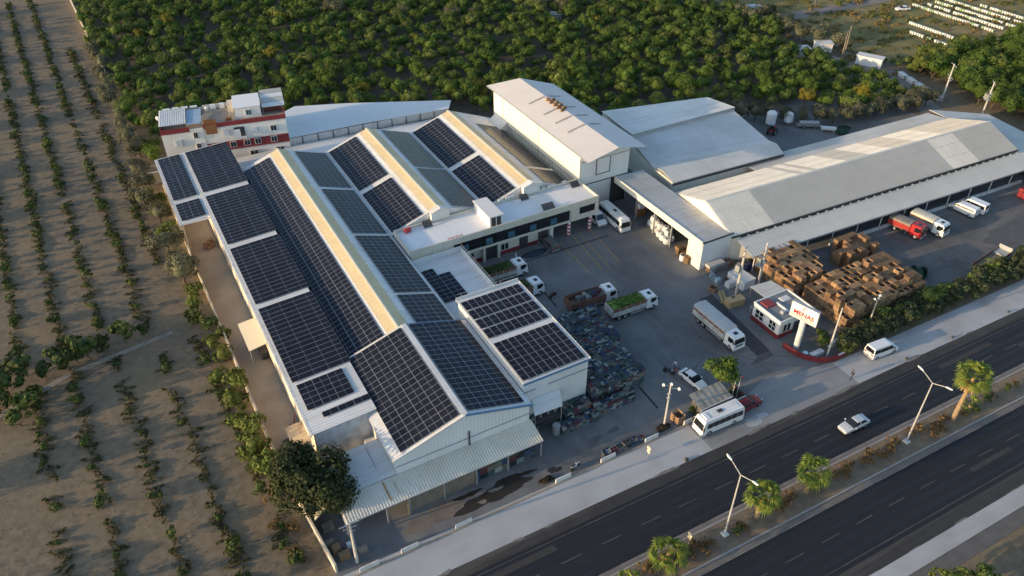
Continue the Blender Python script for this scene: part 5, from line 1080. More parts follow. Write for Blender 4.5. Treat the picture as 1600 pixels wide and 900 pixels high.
def bus(label, x, y, a, L=7.0, W=1.08, H_=2.75):
    t = thing('minibus', label, 'bus', (x, y, 0), a, world=False); h = L/2
    b = prof([(-h, .4, W), (h-.05, .4, W-.03), (h, 1.15, W-.03), (h-.18, 2.3, W-.1), (h-.45, H_, W-.18), (-h+.15, H_, W-.18), (-h+.02, 2.3, W-.08)], 'body', white_paint, t)
    MB().poly([(h+.012, -W+.12, 1.25), (h+.012, W-.12, 1.25), (h-.16, W-.2, 2.28), (h-.16, -W+.2, 2.28)]).build('windscreen', glass_dark, b)
    MB().poly([(-h-.012, W-.2, 1.5), (-h-.012, -W+.2, 1.5), (-h+.005, -W+.24, 2.2), (-h+.005, W-.24, 2.2)]).build('rear_window', glass_dark, b)
    n = 6
    for s_ in (-1, 1):
        for k in range(n):
            x0 = -h+.25+k*(L-.9)/n; x1 = x0+(L-.9)/n-.08
            MB().poly([(x0, s_*(W+.012), 1.45), (x1, s_*(W+.012), 1.45), (x1, s_*(W-.065), 2.25), (x0, s_*(W-.065), 2.25)][::s_]).build('side_window', glass_dark, b)
        MB().box(h-.05, s_*(W+.15)-.08, 1.5, h+.12, s_*(W+.15)+.08, 2.0).build('mirror', dark_steel, b)
        for x_ in (h-1.25, -h+1.5): wheel(t, x_, s_*(W-.13), .42, .24)
    MB().box(-h+.6, -.6, H_, h-1.2, .6, H_+.04).build('roof_panel', mat('off white panel', (.66, .66, .63), .5), b); MB().box(-.3, -.25, H_+.04, .5, .25, H_+.14).build('roof_vent', dark_steel, b); MB().box(h-1.5, -.6, H_, h-.7, .6, H_+.12, top=(.1, .1)).build('air_unit', white_paint, b)
    MB().box(h-.03, -W+.05, .35, h+.06, W-.05, .65).build('bumper', white_paint, b); lights(b, h+.03, -h-.03, .8, .85)
    return t
bus('white minibus parked on the pavement facing a low white wall, beside the dark red car', 60.5, 51.2, R(178), 7.0)
bus('white minibus parked at the loading bay next to the striped columns', 77.6, 100.6, R(-92), 8.0)
def van(label, x, y, a, L=5.0, W=.95, H_=2.2, short=.9, dirty=None):
    t = thing('van', label, 'van', (x, y, 0), a, world=False); h = L/2; p = dirty or white_paint
    b = prof([(-h, .35, W), (h-.05, .35, W-.06), (h, .8, W-.06), (h-.1, 1.0, W-.06), (h-short, 1.25, W-.05), (h-short-.7, H_-.06, W-.16), (h-short-1.1, H_, W-.18), (-h+.12, H_, W-.16), (-h, 1.3, W)], 'body', p, t)
    MB().poly([(h-short+.012, -W+.14, 1.28), (h-short+.012, W-.14, 1.28), (h-short-.64, W-.22, H_-.12), (h-short-.64, -W+.22, H_-.12)]).build('windscreen', glass_dark, b)
    MB().poly([(-h-.012, W-.15, 1.3), (-h-.012, -W+.15, 1.3), (-h+.085, -W+.22, H_-.25), (-h+.085, W-.22, H_-.25)]).build('rear_window', glass_dark, b)
    xs = [(-h+.2, -h+1.25), (-h+1.32, h-short-1.35), (h-short-1.28, h-short-.35)]
    for s_ in (-1, 1):
        for x0, x1 in xs: MB().poly([(x0, s_*(W+.01), 1.3), (x1, s_*(W+.005), 1.3), (min(x1, h-short-.68), s_*(W-.11), H_-.3), (x0, s_*(W-.11), H_-.3)][::s_]).build('side_window', glass_dark, b)
        MB().box(h-short-.35, s_*(W+.1)-.1, 1.2, h-short-.2, s_*(W+.1)+.1, 1.45).build('mirror', dark_steel, b)
        for x_ in (h-.85, -h+.9): wheel(t, x_, s_*(W-.12), .34, .22)
    MB().box(h-.06, -W+.08, .3, h+.06, W-.08, .6).build('bumper', mat('grey bumper', (.25, .25, .25), .6), b); MB().box(-h-.06, -W+.08, .3, -h+.03, W-.08, .6).build('bumper', MATS['grey bumper'], b); lights(b, h, -h-.02, W-.25, .75, 1.0)
    return t
van('white passenger van parked on the pavement beside the hedge', 92.0, 50.55, R(-4), 5.2)
van('white van standing under the east end of the office', 74.9, 102.6, R(-92), 5.0)
van('white closed van behind the pickup in the warehouse yard', 141.5, 70.9, R(98), 5.2)
t = van('white pickup van with sunlit load in the warehouse yard', 139.0, 71.1, R(97), 5.2, H_=1.9)
van('small grey van parked at the office garage opening', 62.7, 99.6, R(90), 4.4, .85, 1.8, .75, mat('grey metallic', (.16, .165, .17), .35, .05, metal=.4))
def car(label, x, y, a, paint, L=4.6, W=.87):
    t = thing('car', label, 'car', (x, y, 0), a, world=False); h = L/2
    rings = []
    for x_, zt, w in ((-h, .72, .72), (-h+.12, .9, .82), (-h+.75, .96, .87), (-.6, .96, .88), (.55, .94, .88), (h-.9, .86, .86), (h-.2, .72, .8), (h, .55, .68)):
        rings.append([(x_, -w*.92, .3), (x_, -w, .5), (x_, -w, zt-.16), (x_, -w*.9, zt), (x_, w*.9, zt), (x_, w, zt-.16), (x_, w, .5), (x_, w*.92, .3)])
    b = MB().loft(rings).build('body', paint, t)
    g = [(-h+.55, .94, .76), (-h+1.15, 1.38, .60), (.1, 1.40, .60), (.95, .92, .77)]
    MB().hexa([(x_, -w, z) for x_, z, w in g], [(x_, w, z) for x_, z, w in g]).build('windows', glass_dark, b)
    MB().hexa([(-h+1.05, -.6, 1.365), (.16, -.6, 1.385), (.16, .6, 1.385), (-h+1.05, .6, 1.365)], [(-h+1.2, -.5, 1.43), (0, -.5, 1.45), (0, .5, 1.45), (-h+1.2, .5, 1.43)]).build('roof', paint, b)
    for s_ in (-1, 1):
        MB().hexa([(-.45, s_*.775-.02, .94), (-.33, s_*.775-.02, .94), (-.33, s_*.775+.02, .94), (-.45, s_*.775+.02, .94)], [(-.45, s_*.61-.02, 1.4), (-.33, s_*.61-.02, 1.4), (-.33, s_*.61+.02, 1.4), (-.45, s_*.61+.02, 1.4)]).build('pillar', paint, b)
        MB().box(.62, s_*.98-.09, .92, .78, s_*.98+.09, 1.06).build('mirror', paint, b)
        for x_ in (h-.85, -h+.85): wheel(t, x_, s_*.78, .32, .2)
    lights(b, h-.06, -h-.01, .52, .62, .72); return t
car('white saloon car parked with people behind its boot beside the round tree', 62.9, 59.4, R(-84), white_paint)
car('dark red car parked in front of the minibus', 66.4, 51.8, R(4), mat('dark red paint', (.17, .012, .02), .35, .05, metal=.2), 4.7)
car('silver car driving along the near carriageway', 76.5, 41.9, R(179), mat('silver paint', (.58, .60, .62), .3, .03, metal=.3), 4.6)
def bike(label, x, y, a, col):
    t = thing('motorcycle', label, 'motorcycle', (x, y, 0), a, world=False); p = mat('bike '+col[0], col[1], .4)
    for x_ in (-.62, .62): MB().tube((x_, -.06, .3), (x_, .06, .3), .3, n=14).build('wheel', tyre, t)
    prof([(-.75, .75, .12), (-.2, .62, .16), (.2, .55, .14), (.35, .85, .12), (.1, .95, .15), (-.3, .85, .16), (-.8, .9, .1)], 'body', p, t)
    MB().tube((.62, 0, .3), (.38, 0, 1.0), .04, n=6).build('fork', steel, t); MB().tube((.36, -.35, 1.02), (.36, .35, 1.02), .025, n=6).build('handlebar', dark_steel, t)
    MB().box(-.75, -.13, .88, -.05, .13, .96).build('seat', dark_steel, t); MB().box(-.3, -.12, .25, .25, .12, .55).build('engine', dark_steel, t); MB().tube((.45, -.1, .9), (.52, -.1, .9), .09, n=8).build('headlight', white_paint, t)
    return t
bike('white motor scooter leaning by the low kerb wall and dark brush', 39.3, 54.2, R(15), ('white', (.6, .6, .6)))
bike('dark motorcycle behind the boot of the white saloon', 61.0, 62.6, R(-60), ('dark', (.05, .05, .06)))
bike('small red motorcycle in the shade behind the crate-loaded truck', 55.6, 86.6, R(20), ('red', (.2, .03, .04)))
# ---------------------------------------------------------------- walls, gatehouse and yard furniture
t = thing('boundary_wall', 'long low beige wall between the bare orchard and the factory alley', 'wall', (5.5, 110, 0))
for a, b in (((5.1, 157), (5.1, 128)), ((5.1, 128), (5.4, 100)), ((5.4, 100), (5.7, 78)), ((5.7, 78), (6.3, 66)), ((6.3, 66), (7.3, 54.6))):
    MB().hexa([(a[0]-.12, a[1], -.02), (a[0]+.12, a[1], -.02), (b[0]+.12, b[1], -.02), (b[0]-.12, b[1], -.02)], [(a[0]-.12, a[1], 1.5), (a[0]+.12, a[1], 1.5), (b[0]+.12, b[1], 1.5), (b[0]-.12, b[1], 1.5)]).build('wall_section', render_b, t)
t = thing('orchard_fence_wall', 'thin pale wall running between the bare orchard and the green orchard', 'wall', (0, 250, 0))
for a, b in (((-.9, 305), (.3, 270)), ((.3, 270), (1.3, 243)), ((1.3, 243), (2.0, 222))):
    MB().hexa([(a[0]-.15, a[1], -.02), (a[0]+.15, a[1], -.02), (b[0]+.15, b[1], -.02), (b[0]-.15, b[1], -.02)], [(a[0]-.15, a[1], 1.2), (a[0]+.15, a[1], 1.2), (b[0]+.15, b[1], 1.2), (b[0]-.15, b[1], 1.2)]).build('wall_section', render_b, t)
for x0, x1, w in ((9.6, 12.0, 'at the foot of the electricity pole'), (14.7, 16.9, 'in front of the open end of the canopy'), (21.7, 23.9, 'in front of the puddle'), (35.8, 38.1, 'beside the white scooter'), (42.7, 45.0, 'at one end of the plastic crate row'), (49.8, 52.0, 'at the other end of the plastic crate row'), (56.4, 58.4, 'ahead of the parked minibus')):
    o = MB().box(x0, 53.25, 0, x1, 53.5, .75, top=(.02, .05)).build('kerb_wall', conc_white); tag(o, f'short white painted concrete wall {w}', 'low wall')
k_ = sheet('yard_kerb', [(8, 53.05), (57, 53.05), (57, 53.24), (8, 53.24)], .12, mat('sandy kerb', (.33, .27, .20), .9, .2, 1.), .13)
# brush piled behind the kerb walls
drk = leafmat('dead dark brush', (.06, .045, .03), .1, 0)
for x, w in ((34.9, 'next to the white scooter'), (53.6, 'at the foot of the yard lamp')):
    o = bpy.data.objects.new('brush_pile', raw_mesh('brush_pile', *crown_arrays(int(x), r=(1.2, .5, .35), z0=-.2, n=260, leaf=.3, core=.4), [drk])); COL.objects.link(o); o.location = (x, 54.3, 0); tag(o, f'dark dry brush pile {w}', 'brush pile')
# gatehouse
t = thing('gatehouse', 'white flat-roofed gatehouse with dark red base next to the tall sign', 'gatehouse', (84, 63.4, 0))
MB().box(80.5, 60.6, .82, 87.5, 66.3, 3.2).build('wall', render_w, t); MB().box(80.42, 60.52, 0, 87.58, 66.38, .82).build('base', render_r, t)
MB().box(80.62, 60.72, 3.21, 87.38, 66.18, 3.25).build('roof_deck', mat('grey roof felt', (.20, .21, .215), .9, .12, .6), t)
for q in ((80.4, 60.5, 87.6, 60.7), (80.4, 66.2, 87.6, 66.4), (80.4, 60.71, 80.6, 66.19), (87.4, 60.71, 87.6, 66.19)): MB().box(q[0], q[1], 3.2, q[2], q[3], 3.45).build('parapet', render_w, t)
for y0, y1 in ((61.3, 62.7), (63.9, 65.7)):
    w = MB().box(80.44, y0, 1.1, 80.52, y1, 2.5).build('window', glass_dark, t)
    for y in (y0, (y0+y1)/2-.04, y1-.08): MB().box(80.38, y, 1.05, 80.46, y+.08, 2.55).build('mullion', render_w, w)
    MB().box(80.39, y0, 1.75, 80.455, y1, 1.83).build('transom', render_w, w)
w = MB().box(81.2, 60.5, 1.1, 82.9, 60.62, 2.4).build('window', glass_dark, t)
for x in (81.2, 82.0, 82.82): MB().box(x, 60.44, 1.05, x+.08, 60.54, 2.45).build('mullion', render_w, w)
MB().box(83.6, 60.44, .05, 84.6, 60.58, 2.3).build('door', dark_steel, t)
for nm, lb, q, m in (('red_tarp', 'crumpled red tarpaulin on the gatehouse roof', (81.2, 64.2, 3.26, 83.0, 65.9, 3.5), mat('faded red tarp', (.25, .04, .045), .7, .2, 2.)), ('roof_board', 'white board lying on the gatehouse roof', (84.6, 64.2, 3.26, 86.4, 65.4, 3.36), conc_white), ('roof_board', 'beige board lying on the gatehouse roof', (85.6, 62.8, 3.26, 86.6, 63.6, 3.34), wood_pale), ('roof_duct', 'long white duct lying on the gatehouse roof', (83.3, 62.1, 3.26, 83.7, 64.6, 3.5), white_metal), ('air_conditioner', 'grey air conditioner box on the gatehouse roof', (82.2, 61.9, 3.26, 82.9, 62.6, 3.75), steel)):
    tag(MB().box(*q, top=(.06, .06)).build(nm, m), lb, 'roof clutter')
t = thing('awning', 'grey metal awning behind the gatehouse', 'awning', (85.3, 68.3, 0))
MB().ribbed((83.0, 66.45, 3.1), (87.6, 66.45, 3.1), (83.2, 70.2, 2.9), (87.4, 69.8, 2.9), .5, .03).build('roof_sheet', grey_roof, t)
for x, y in ((83.3, 70), (87.2, 69.6), (83.2, 66.6), (87.3, 66.6)): MB().tube((x, y, 0), (x, y, 2.9), .06, n=6).build('post', steel, t)
for k in range(6): tag(MB().tube((81.5+.55*(k % 3), 67.0+.55*(k//3), 0), (81.5+.55*(k % 3), 67.0+.55*(k//3), 1.3), .2, n=10).build('pipe_bundle', steel), 'upright grey pipe in the bundle at the gatehouse corner', 'pipe', 'pipes by the gatehouse')
# red curved garden wall with the sign
cw = [(80.1, 58.8), (80.15, 57.4), (80.5, 56.0), (81.2, 54.7), (82.2, 53.7), (83.6, 53.0), (85.2, 52.75), (87.0, 52.8)]
t = thing('garden_wall', 'low curved dark red wall round the sign corner', 'wall', (83, 55.5, 0))
for a, b in zip(cw[:-1], cw[1:]):
    d = Vector((b[0]-a[0], b[1]-a[1])).normalized(); n_ = Vector((-d.y, d.x))*.14
    q = [(a[0]-n_.x, a[1]-n_.y), (b[0]-n_.x, b[1]-n_.y), (b[0]+n_.x, b[1]+n_.y), (a[0]+n_.x, a[1]+n_.y)]
    MB().prism(q, 0, .8).build('wall_section', render_r, t); MB().prism(q, .802, .84).build('coping', conc_white if a[0] > 84 else render_r, t)
sheet('garden_bed', [(80.3, 58.6), (80.6, 56.2), (82.3, 53.9), (85.3, 53), (88, 53), (88.5, 59.5), (81, 60.3)], .02, mat('garden soil', (.14, .13, .12), .95, .2, .5))
MB_ = MB().box(81.9, 54.5, .02, 84.2, 55.3, .7).build('planter_box', conc_white); tag(MB_, 'long white planter box inside the red curved wall', 'planter'); MB_.rotation_euler.z = 0
tag(MB().tube((81.4, 55.6, .02), (81.4, 55.6, .75), .4, n=12).build('water_can', mat('pale blue plastic', (.45, .6, .7), .4)), 'pale blue plastic drum beside the white planter', 'drum')
tag(MB().box(86.0, 55.0, .02, 87.9, 55.5, .9).build('planter_box', conc_white), 'white box near the concrete pole in the sign corner', 'box')
# the sign: board turned towards the sunset, red letters and emblem
sx, sy, sl = 81.45, 57.75, 4.3; sa = math.atan2(55.7-59.8, 82.0-80.9)
SG = thing('sign_board', 'tall white billboard on a thick white pole with red lettering at the entrance', 'sign', (sx, sy, 0), sa, world=False)
MB().tube((.15, .2, 0), (.15, .2, 5.6), .46, n=18).build('pole', conc_white, SG)
bd = MB().box(-sl/2, -.02, 5.4, sl/2, .45, 8.0).build('board', mat('sign white', (.78, .76, .72), .5, .03), SG)
for q in ((-sl/2-.06, -.07, 5.34, sl/2+.06, .5, 5.4), (-sl/2-.06, -.07, 8.0, sl/2+.06, .5, 8.06), (-sl/2-.06, -.07, 5.4, -sl/2, .5, 8.0), (sl/2, -.07, 5.4, sl/2+.06, .5, 8.0)): MB().box(*q).build('frame', steel, bd)
sred = mat('sign lettering red', (.40, .03, .025), .5, .05)
def text(body, size, x, z, parent, m, rot=(R(90), 0, 0), y=-.04, ext=.012):
    cu = bpy.data.curves.new('lettering', 'FONT'); cu.body = body; cu.size = size; cu.align_x = 'CENTER'; cu.extrude = ext; cu.offset = .03
    ob = bpy.data.objects.new('tmp', cu); COL.objects.link(ob); dg = bpy.context.evaluated_depsgraph_get(); me_ = bpy.data.meshes.new_from_object(ob.evaluated_get(dg)); bpy.data.objects.remove(ob)
    me_.materials.clear(); me_.materials.append(m); o = bpy.data.objects.new('lettering', me_); COL.objects.link(o); o.parent = parent; o.location = (x, y, z); o.rotation_euler = rot; return o
text('MENAS', 1.05, 0, 6.12, bd, sred)
MB().box(-1.95, -.045, 5.78, 1.95, -.022, 5.92).build('red_line', mat('sign pale red', (.62, .22, .16), .5), bd); MB().box(-1.95, -.045, 5.55, 1.95, -.022, 5.63).build('red_line', MATS['sign pale red'], bd)
em = MB()
for i in range(20):
    a0, a1 = .6+i*.28, .6+(i+1)*.28; w0 = .15-.07*i/20
    em.poly([(.36*math.cos(a0), -.045, 7.42+.36*math.sin(a0)), (.36*math.cos(a1), -.045, 7.42+.36*math.sin(a1)), ((.36-w0)*math.cos(a1), -.045, 7.42+(.36-w0)*math.sin(a1)), ((.36-w0)*math.cos(a0), -.045, 7.42+(.36-w0)*math.sin(a0))])
em.build('emblem', sred, bd)
# tiled booth at the entrance
t = thing('entrance_booth', 'low booth with mossy tiled roof and plants beside the entrance', 'booth', (61.3, 54.1, 0))
MB().box(59.0, 53.1, 0, 63.7, 55.1, 2.1).build('wall', mat('booth dark wall', (.10, .09, .08), .9, .2), t)
moss = mat('mossy grey tiles', (.30, .29, .27), .9, .15, 1., grime=(.16, .17, .12), gscale=.8, gamt=.8, objr=.15)
for i in range(11):
    for j in range(4): MB().slab([(58.6+i*.5, 52.75+j*.68, 2.3+j*.16+.03*(i % 2)), (59.07+i*.5, 52.75+j*.68, 2.3+j*.16+.03*(i % 2)), (59.07+i*.5, 53.47+j*.68, 2.48+j*.16+.03*(i % 2)), (58.6+i*.5, 53.47+j*.68, 2.48+j*.16+.03*(i % 2))], .05).build('tile', moss, t)
MB().box(58.55, 52.7, 2.15, 64.15, 52.8, 2.36).build('fascia', conc_white, t); MB().box(63.8, 52.7, 0, 66.9, 52.9, 1.1).build('side_wall', conc_white, t); MB().box(66.7, 52.92, 0, 66.9, 55.4, 1.3).build('side_wall', mat('brown booth wall', (.12, .075, .06), .9), t)
for x, y in ((65.0, 53.6), (66.3, 53.9)):
    f = thing('flag_pole', 'thin white flag pole ' + ('nearer the booth roof' if x < 65.5 else 'with a small red pennant'), 'flag pole', (x, y, 0))
    MB().tube((x, y, 0), (x, y, 4.2), .045, .03, 6).build('pole', white_paint, f)
    if x > 65.5: MB().poly([(x, y, 4.1), (x+.5, y-.1, 4.0), (x+.45, y-.1, 3.7), (x, y, 3.75)]).build('pennant', MATS['red plastic'], f)
for x, y in ((58.8, 52.9), (58.6, 54.3), (66.1, 54.6)): plant_tree('potted_shrub', 'small shrub beside the tiled booth', 'shrub', 'shrubs round the booth', *bsh, x, y, .8)
# ---------------------------------------------------------------- poles and lamps
def street_lamp(label, x, y, h=11.0):
    t = thing('street_lamp', label, 'street lamp', (x, y, .1)); gm = mat('grey lamp steel', (.45, .45, .44), .5, .05, metal=.2)
    MB().tube((x, y, .1), (x, y, h), .13, .075, 10).build('post', gm, t); MB().box(x-.4, y-.4, .05, x+.4, y+.4, .35, top=(.06, .06)).build('footing', conc_white, t)
    for s_ in (-1, 1):
        a = MB().tube((x, y, h-.05), (x, y+s_*1.75, h+.75), .05, .045, 7).build('arm', gm, t)
        MB().loft([[(x+w*math.cos(i*.785), y+s_*d, h+z+.09*math.sin(i*.785)) for i in range(8)] for d, w, z in ((1.65, .06, .72), (1.85, .16, .8), (2.3, .17, .88), (2.5, .07, .92))]).build('lamp_head', mat('lamp glass white', (.75, .75, .72), .3), a)
street_lamp('double-armed street lamp on the median beside a medium palm', 49.5, 37.1); street_lamp('double-armed street lamp on the median near the tallest palm', 80.6, 36.5)
t = thing('yard_lamp', 'concrete yard lamp post with three white floodlights behind the kerb wall', 'lamp post', (54.0, 54.6, 0))
MB().tube((54, 54.6, 0), (54, 54.6, 7.6), .16, .1, 10).build('post', concrete, t)
for dx, dy, z in ((-.9, .5, 7.75), (.9, -.6, 7.1), (.05, .05, 7.8)):
    MB().tube((54, 54.6, 7.2 if z < 7.7 else 7.5), (54+dx, 54.6+dy, z), .035, n=5).build('arm', steel, t); MB().tube((54+dx-.12, 54.6+dy, z-.05), (54+dx+.16, 54.6+dy-.1, z+.05), .2, .24, 10).build('floodlight', white_paint, t)
for z in (5.2, 5.9): MB().box(53.8, 54.45, z, 54.2, 54.8, z+.25).build('junction_box', steel, t)
def power_pole(label, x, y, h, r=.2, arms=((.3, 1.0),), trafo=False, m=concrete, floods=0, ang=0.):
    t = thing('power_pole', label, 'utility pole', (x, y, 0), ang, world=False)
    MB().tube((0, 0, -.1), (0, 0, h), r, r*.6, 10).build('post', m, t)
    for dz, w in arms:
        a = MB().box(-w, -.06, h-dz-.06, w, .06, h-dz+.06).build('crossarm', steel, t)
        for k in (-w+.1, 0, w-.1): MB().tube((k, 0, h-dz+.06), (k, 0, h-dz+.34), .06, .03, 7).build('insulator', mat('brown porcelain', (.12, .06, .04), .4), a)
    if trafo:
        p = MB().box(-1.2, -.15, h*.52, 1.0, 1.0, h*.52+.12).build('platform', steel, t); MB().box(-.7, .25, h*.52+.12, .5, .95, h*.52+1.2, top=(.05, .05)).build('transformer', mat('transformer grey', (.30, .31, .28), .6), t)
        for k in (-.5, -.1, .3): MB().tube((k, .6, h*.52+1.2), (k, .6, h*.52+1.55), .06, .04, 6).build('bushing', MATS['brown porcelain'] if 'brown porcelain' in MATS else rust, t)
        for k in range(5): MB().box(-.68+k*.26, .17, h*.52+.25, -.64+k*.26, .25, h*.52+1.0).build('cooling_fin', MATS['transformer grey'], t)
    for k in range(floods):
        MB().tube((0, 0, h-.5-.3*k), ((-.5 if k % 2 else .5), .2, h-.3*k), .03, n=5).build('bracket', steel, t); MB().tube(((-.6 if k % 2 else .4), .2, h-.3*k), ((-.4 if k % 2 else .65), .1, h-.3*k+.05), .16, .2, 8).build('floodlight', white_paint, t)
    return t
power_pole('concrete electricity pole with short crossarms at the open end of the canopy', 9.8, 54.8, 7.3, .22, ((.2, 1.2), (.8, .8), (1.5, .5)))
power_pole('plain leaning concrete pole inside the red-walled sign corner', 84.6, 54.1, 9.2, .16, ())
power_pole('concrete pole carrying floodlights in front of the big crate stack', 95.0, 55.6, 6.2, .14, (), floods=3)
power_pole('concrete pole with transformer platform nearest the loading bay', 82.8, 72.4, 9.2, .26, ((.2, .9), (1.3, .8)), True, ang=.5); power_pole('concrete pole with transformer platform beside the crate stack', 87.4, 72.2, 9.0, .26, ((2.6, 1.1),), True, ang=.4)
power_pole('pale pole with lattice crossarms by the dirt track', 180.3, 107.4, 9.5, .24, ((.3, 1.6), (3.2, 1.6), (3.8, 1.2)), ang=1.0); power_pole('pale pole with big transformer frame behind the warehouse end', 181.0, 97.0, 8.6, .24, ((.3, 1.4), (2.5, 1.6), (3.2, 1.4)), True, ang=.8)
power_pole('wooden pole pair by the parked white trailer', 179.2, 138.4, 8.4, .2, ((.3, 1.0),), m=wood_grey); power_pole('slanted second wooden pole by the parked white trailer', 181.4, 139.5, 9.0, .18, (), m=wood_grey); power_pole('wooden pole in the far meadow', 210.5, 178, 9.0, .2, (), m=wood_grey)
power_pole('stubby floodlight mast at the outer end of the right hedge', 135.0, 54.2, 7.0, .15, (), floods=2)
for x, y, z0, w in ((48.6, 51.1, 0, 'on the pavement'), (44.8, 38.1, .13, 'on the median')):
    t = thing('road_sign', f'sunlit cream road sign on a short post {w}', 'road sign', (x, y, z0))
    pl = mat('cream sign back', (.62, .56, .38), .5)
    MB().tube((x, y, z0), (x, y, z0+2.1), .04, n=6).build('post', steel, t)
    MB().tube((x-.05, y, z0+1.85), (x-.02, y, z0+1.85), .36, n=16).build('round_plate', pl, t); MB().box(x-.05, y-.3, z0+1.0, x-.02, y+.3, z0+1.42).build('lower_plate', pl, t)
tag(MB().box(52.5, 48.1, .01, 53.1, 48.6, .35, top=(.12, .1)).build('rubbish_bag', dark_steel), 'black rubbish bag at the pavement edge', 'bag')
for x in (104.5, 94.2, 118): tag(MB().box(x, ry(x, 48.3), .01, x+.35, ry(x, 48.3)+.3, .4, top=(.05, .05)).build('marker_stone', dark_steel), 'small dark marker stone at the pavement edge beyond the van', 'stone', 'marker stones')
# transformer yard clutter
t = thing('utility_container', 'white metal cabinet container beside the transformer poles', 'container', (85.5, 74.3, 0), R(4), world=False)
MB().box(-1.4, -1.9, .1, 1.2, 1.9, 1.7).build('box', white_paint, t); MB().box(-1.45, -1.95, 1.7, 1.25, 1.95, 1.82).build('lid', pale_roof, t)
for k in range(3): MB().box(-1.45, -1.6+k*1.15, .3, -1.39, -.7+k*1.15, 1.5).build('door', mat('cabinet door', (.55, .56, .58), .5), t)
MB().tube((-1.46, 1.2, .9), (-1.38, 1.2, .9), .1, n=8).build('dial', dark_steel, t)
t = thing('yard_fence', 'pale blue mesh fence around the transformer yard', 'fence', (82, 75.5, 0)); fb = mat('pale blue rail', (.35, .48, .55), .5)
fx = [(81.3, 75.6), (82.0, 78.2), (83.8, 78.9), (86.5, 78.6)]
for a, b in zip(fx[:-1], fx[1:]):
    MB().tube((*a, 0), (*a, 1.6), .05, n=6).build('post', fb, t)
    for z in (.25, .7, 1.15, 1.55): MB().tube((*a, z), (*b, z), .035, n=5).build('rail', fb, t)
for x, y, s_, lb, m in ((83.5, 74.6, .9, 'grey machine block inside the transformer yard', conc_white), (84.4, 76.0, .7, 'dark machine block inside the transformer yard', dark_steel), (82.6, 76.6, .6, 'pale blue box inside the transformer yard fence', fb)):
    tag(MB().box(x-s_, y-s_*.6, .004, x+s_*.6, y+s_*.6, s_*1.1, top=(.08, .06)).build('machine_block', m), lb, 'machine')
t = thing('brick_bin', 'low brown brick bin with a grey slab lid against the loading bay wall', 'bin', (85.3, 79.4, 0)); br = mat('brown brick', (.17, .09, .06), .9, .2, 2.)
MB().box(82.9, 78.9, 0, 88, 80.3, .8).build('walls', br, t); MB().box(82.8, 79.2, .8, 86.2, 80.5, 1.25).build('slab', concrete, t)
for x, y, z, w in ((89.2, 76.8, .0, 'dark blue'), (90.2, 77.4, .1, 'black')): tag(MB().box(x-.7, y-.5, 0, x+.7, y+.5, 1.4, top=(.2, .2)).build('tarp_heap', mat(w+' tarp', (.02, .03, .08) if 'blue' in w else (.02, .02, .022), .6)), f'{w} tarpaulin heap between wing wall and crate stack', 'tarp heap')
# green netting heap beside the crates
for x, y, r_, lb, m in ((113.8, 61.6, 1.0, 'heap of green netting beside the big crate stack', (.012, .045, .02)), (145.5, 106.9, 1.1, 'green tarpaulin heap behind the warehouse', (.015, .06, .035))):
    o = bpy.data.objects.new('green_heap', raw_mesh('green_heap', *crown_arrays(int(x), r=(2.2*r_, 1.6*r_, .9), z0=-.5, n=260, leaf=.6, core=.9), [mat('green net %d' % x, m, .8, .3)])); COL.objects.link(o); o.location = (x, y, 0); tag(o, lb, 'heap')
# dumped boxes in the left corner
for k, (x, y, sx_, sy_, h, m, lb) in enumerate(((8.1, 58.6, .9, .7, .8, wood_grey, 'grey box at the back of the corner boxes'), (8.5, 57.4, .8, .9, 1.1, wood, 'tall brown box leaning on the corner wall'), (9.2, 56.2, 1.1, .8, .9, wood, 'wide brown box nearest the pole'), (9.9, 57.3, .5, .5, .7, conc_white, 'small pale box between brown boxes'), (11.3, 56.0, 1.0, .8, .6, wood_grey, 'grey pallet box beyond the pole'), (8.8, 61.0, 1.2, 1.0, .7, wood_grey, 'dark box under the canopy end'))):
    tag(MB().box(x-sx_, y-sy_*.7, .004, x+sx_*.2, y+sy_*.3, h, top=(.03, .03)).build('cardboard_box', m), lb, 'box')
# orange and pale boxes in the shade below the overhanging roof corner
for k, (x, y) in enumerate(((7.6, 129.0), (8.6, 129.6), (8.4, 128.3))): crate_thing(x, y, 0, (1.1, 1, 1.1), .3*k, 'orange crate in the alley below the overhanging roof corner', 0, 'alley crates')
tag(MB().tube((9.6, 79.6, 0), (10.1, 79.9, 1.5), .08, .05, 8).build('red_extinguisher', MATS['red plastic']), 'red cylinder leaning on the beige shed wall', 'cylinder')
o = MB().tube((9.0, 71.2, .45), (9.5, 71.6, .45), .42, n=14).build('orange_buoy', mat('orange plastic', (.5, .12, .04), .5)); tag(o, 'orange round drum behind the big dark tree', 'drum')
t = thing('trampled_net', 'dark blue net heap lying in front of the office base', 'net heap', (59, 98.6, 0))
MB().loft([[(59.2+r_*2.6*math.cos(a)*(1+.1*math.sin(3*a)), 98.9+r_*.95*math.sin(a), z) for a in [2*math.pi*i/18 for i in range(18)]] for r_, z in ((1, .004), (.8, .35), (.5, .5), (.1, .55))]).build('net', mat('dark blue net', (.03, .04, .065), .9, .4, 3., bump=.6), t)
tag(MB().tube((55.8, 99.6, 0), (55.8, 99.6, .9), .16, .1, 8).build('white_bollard', white_paint), 'white bollard by the red base band of the office', 'bollard')
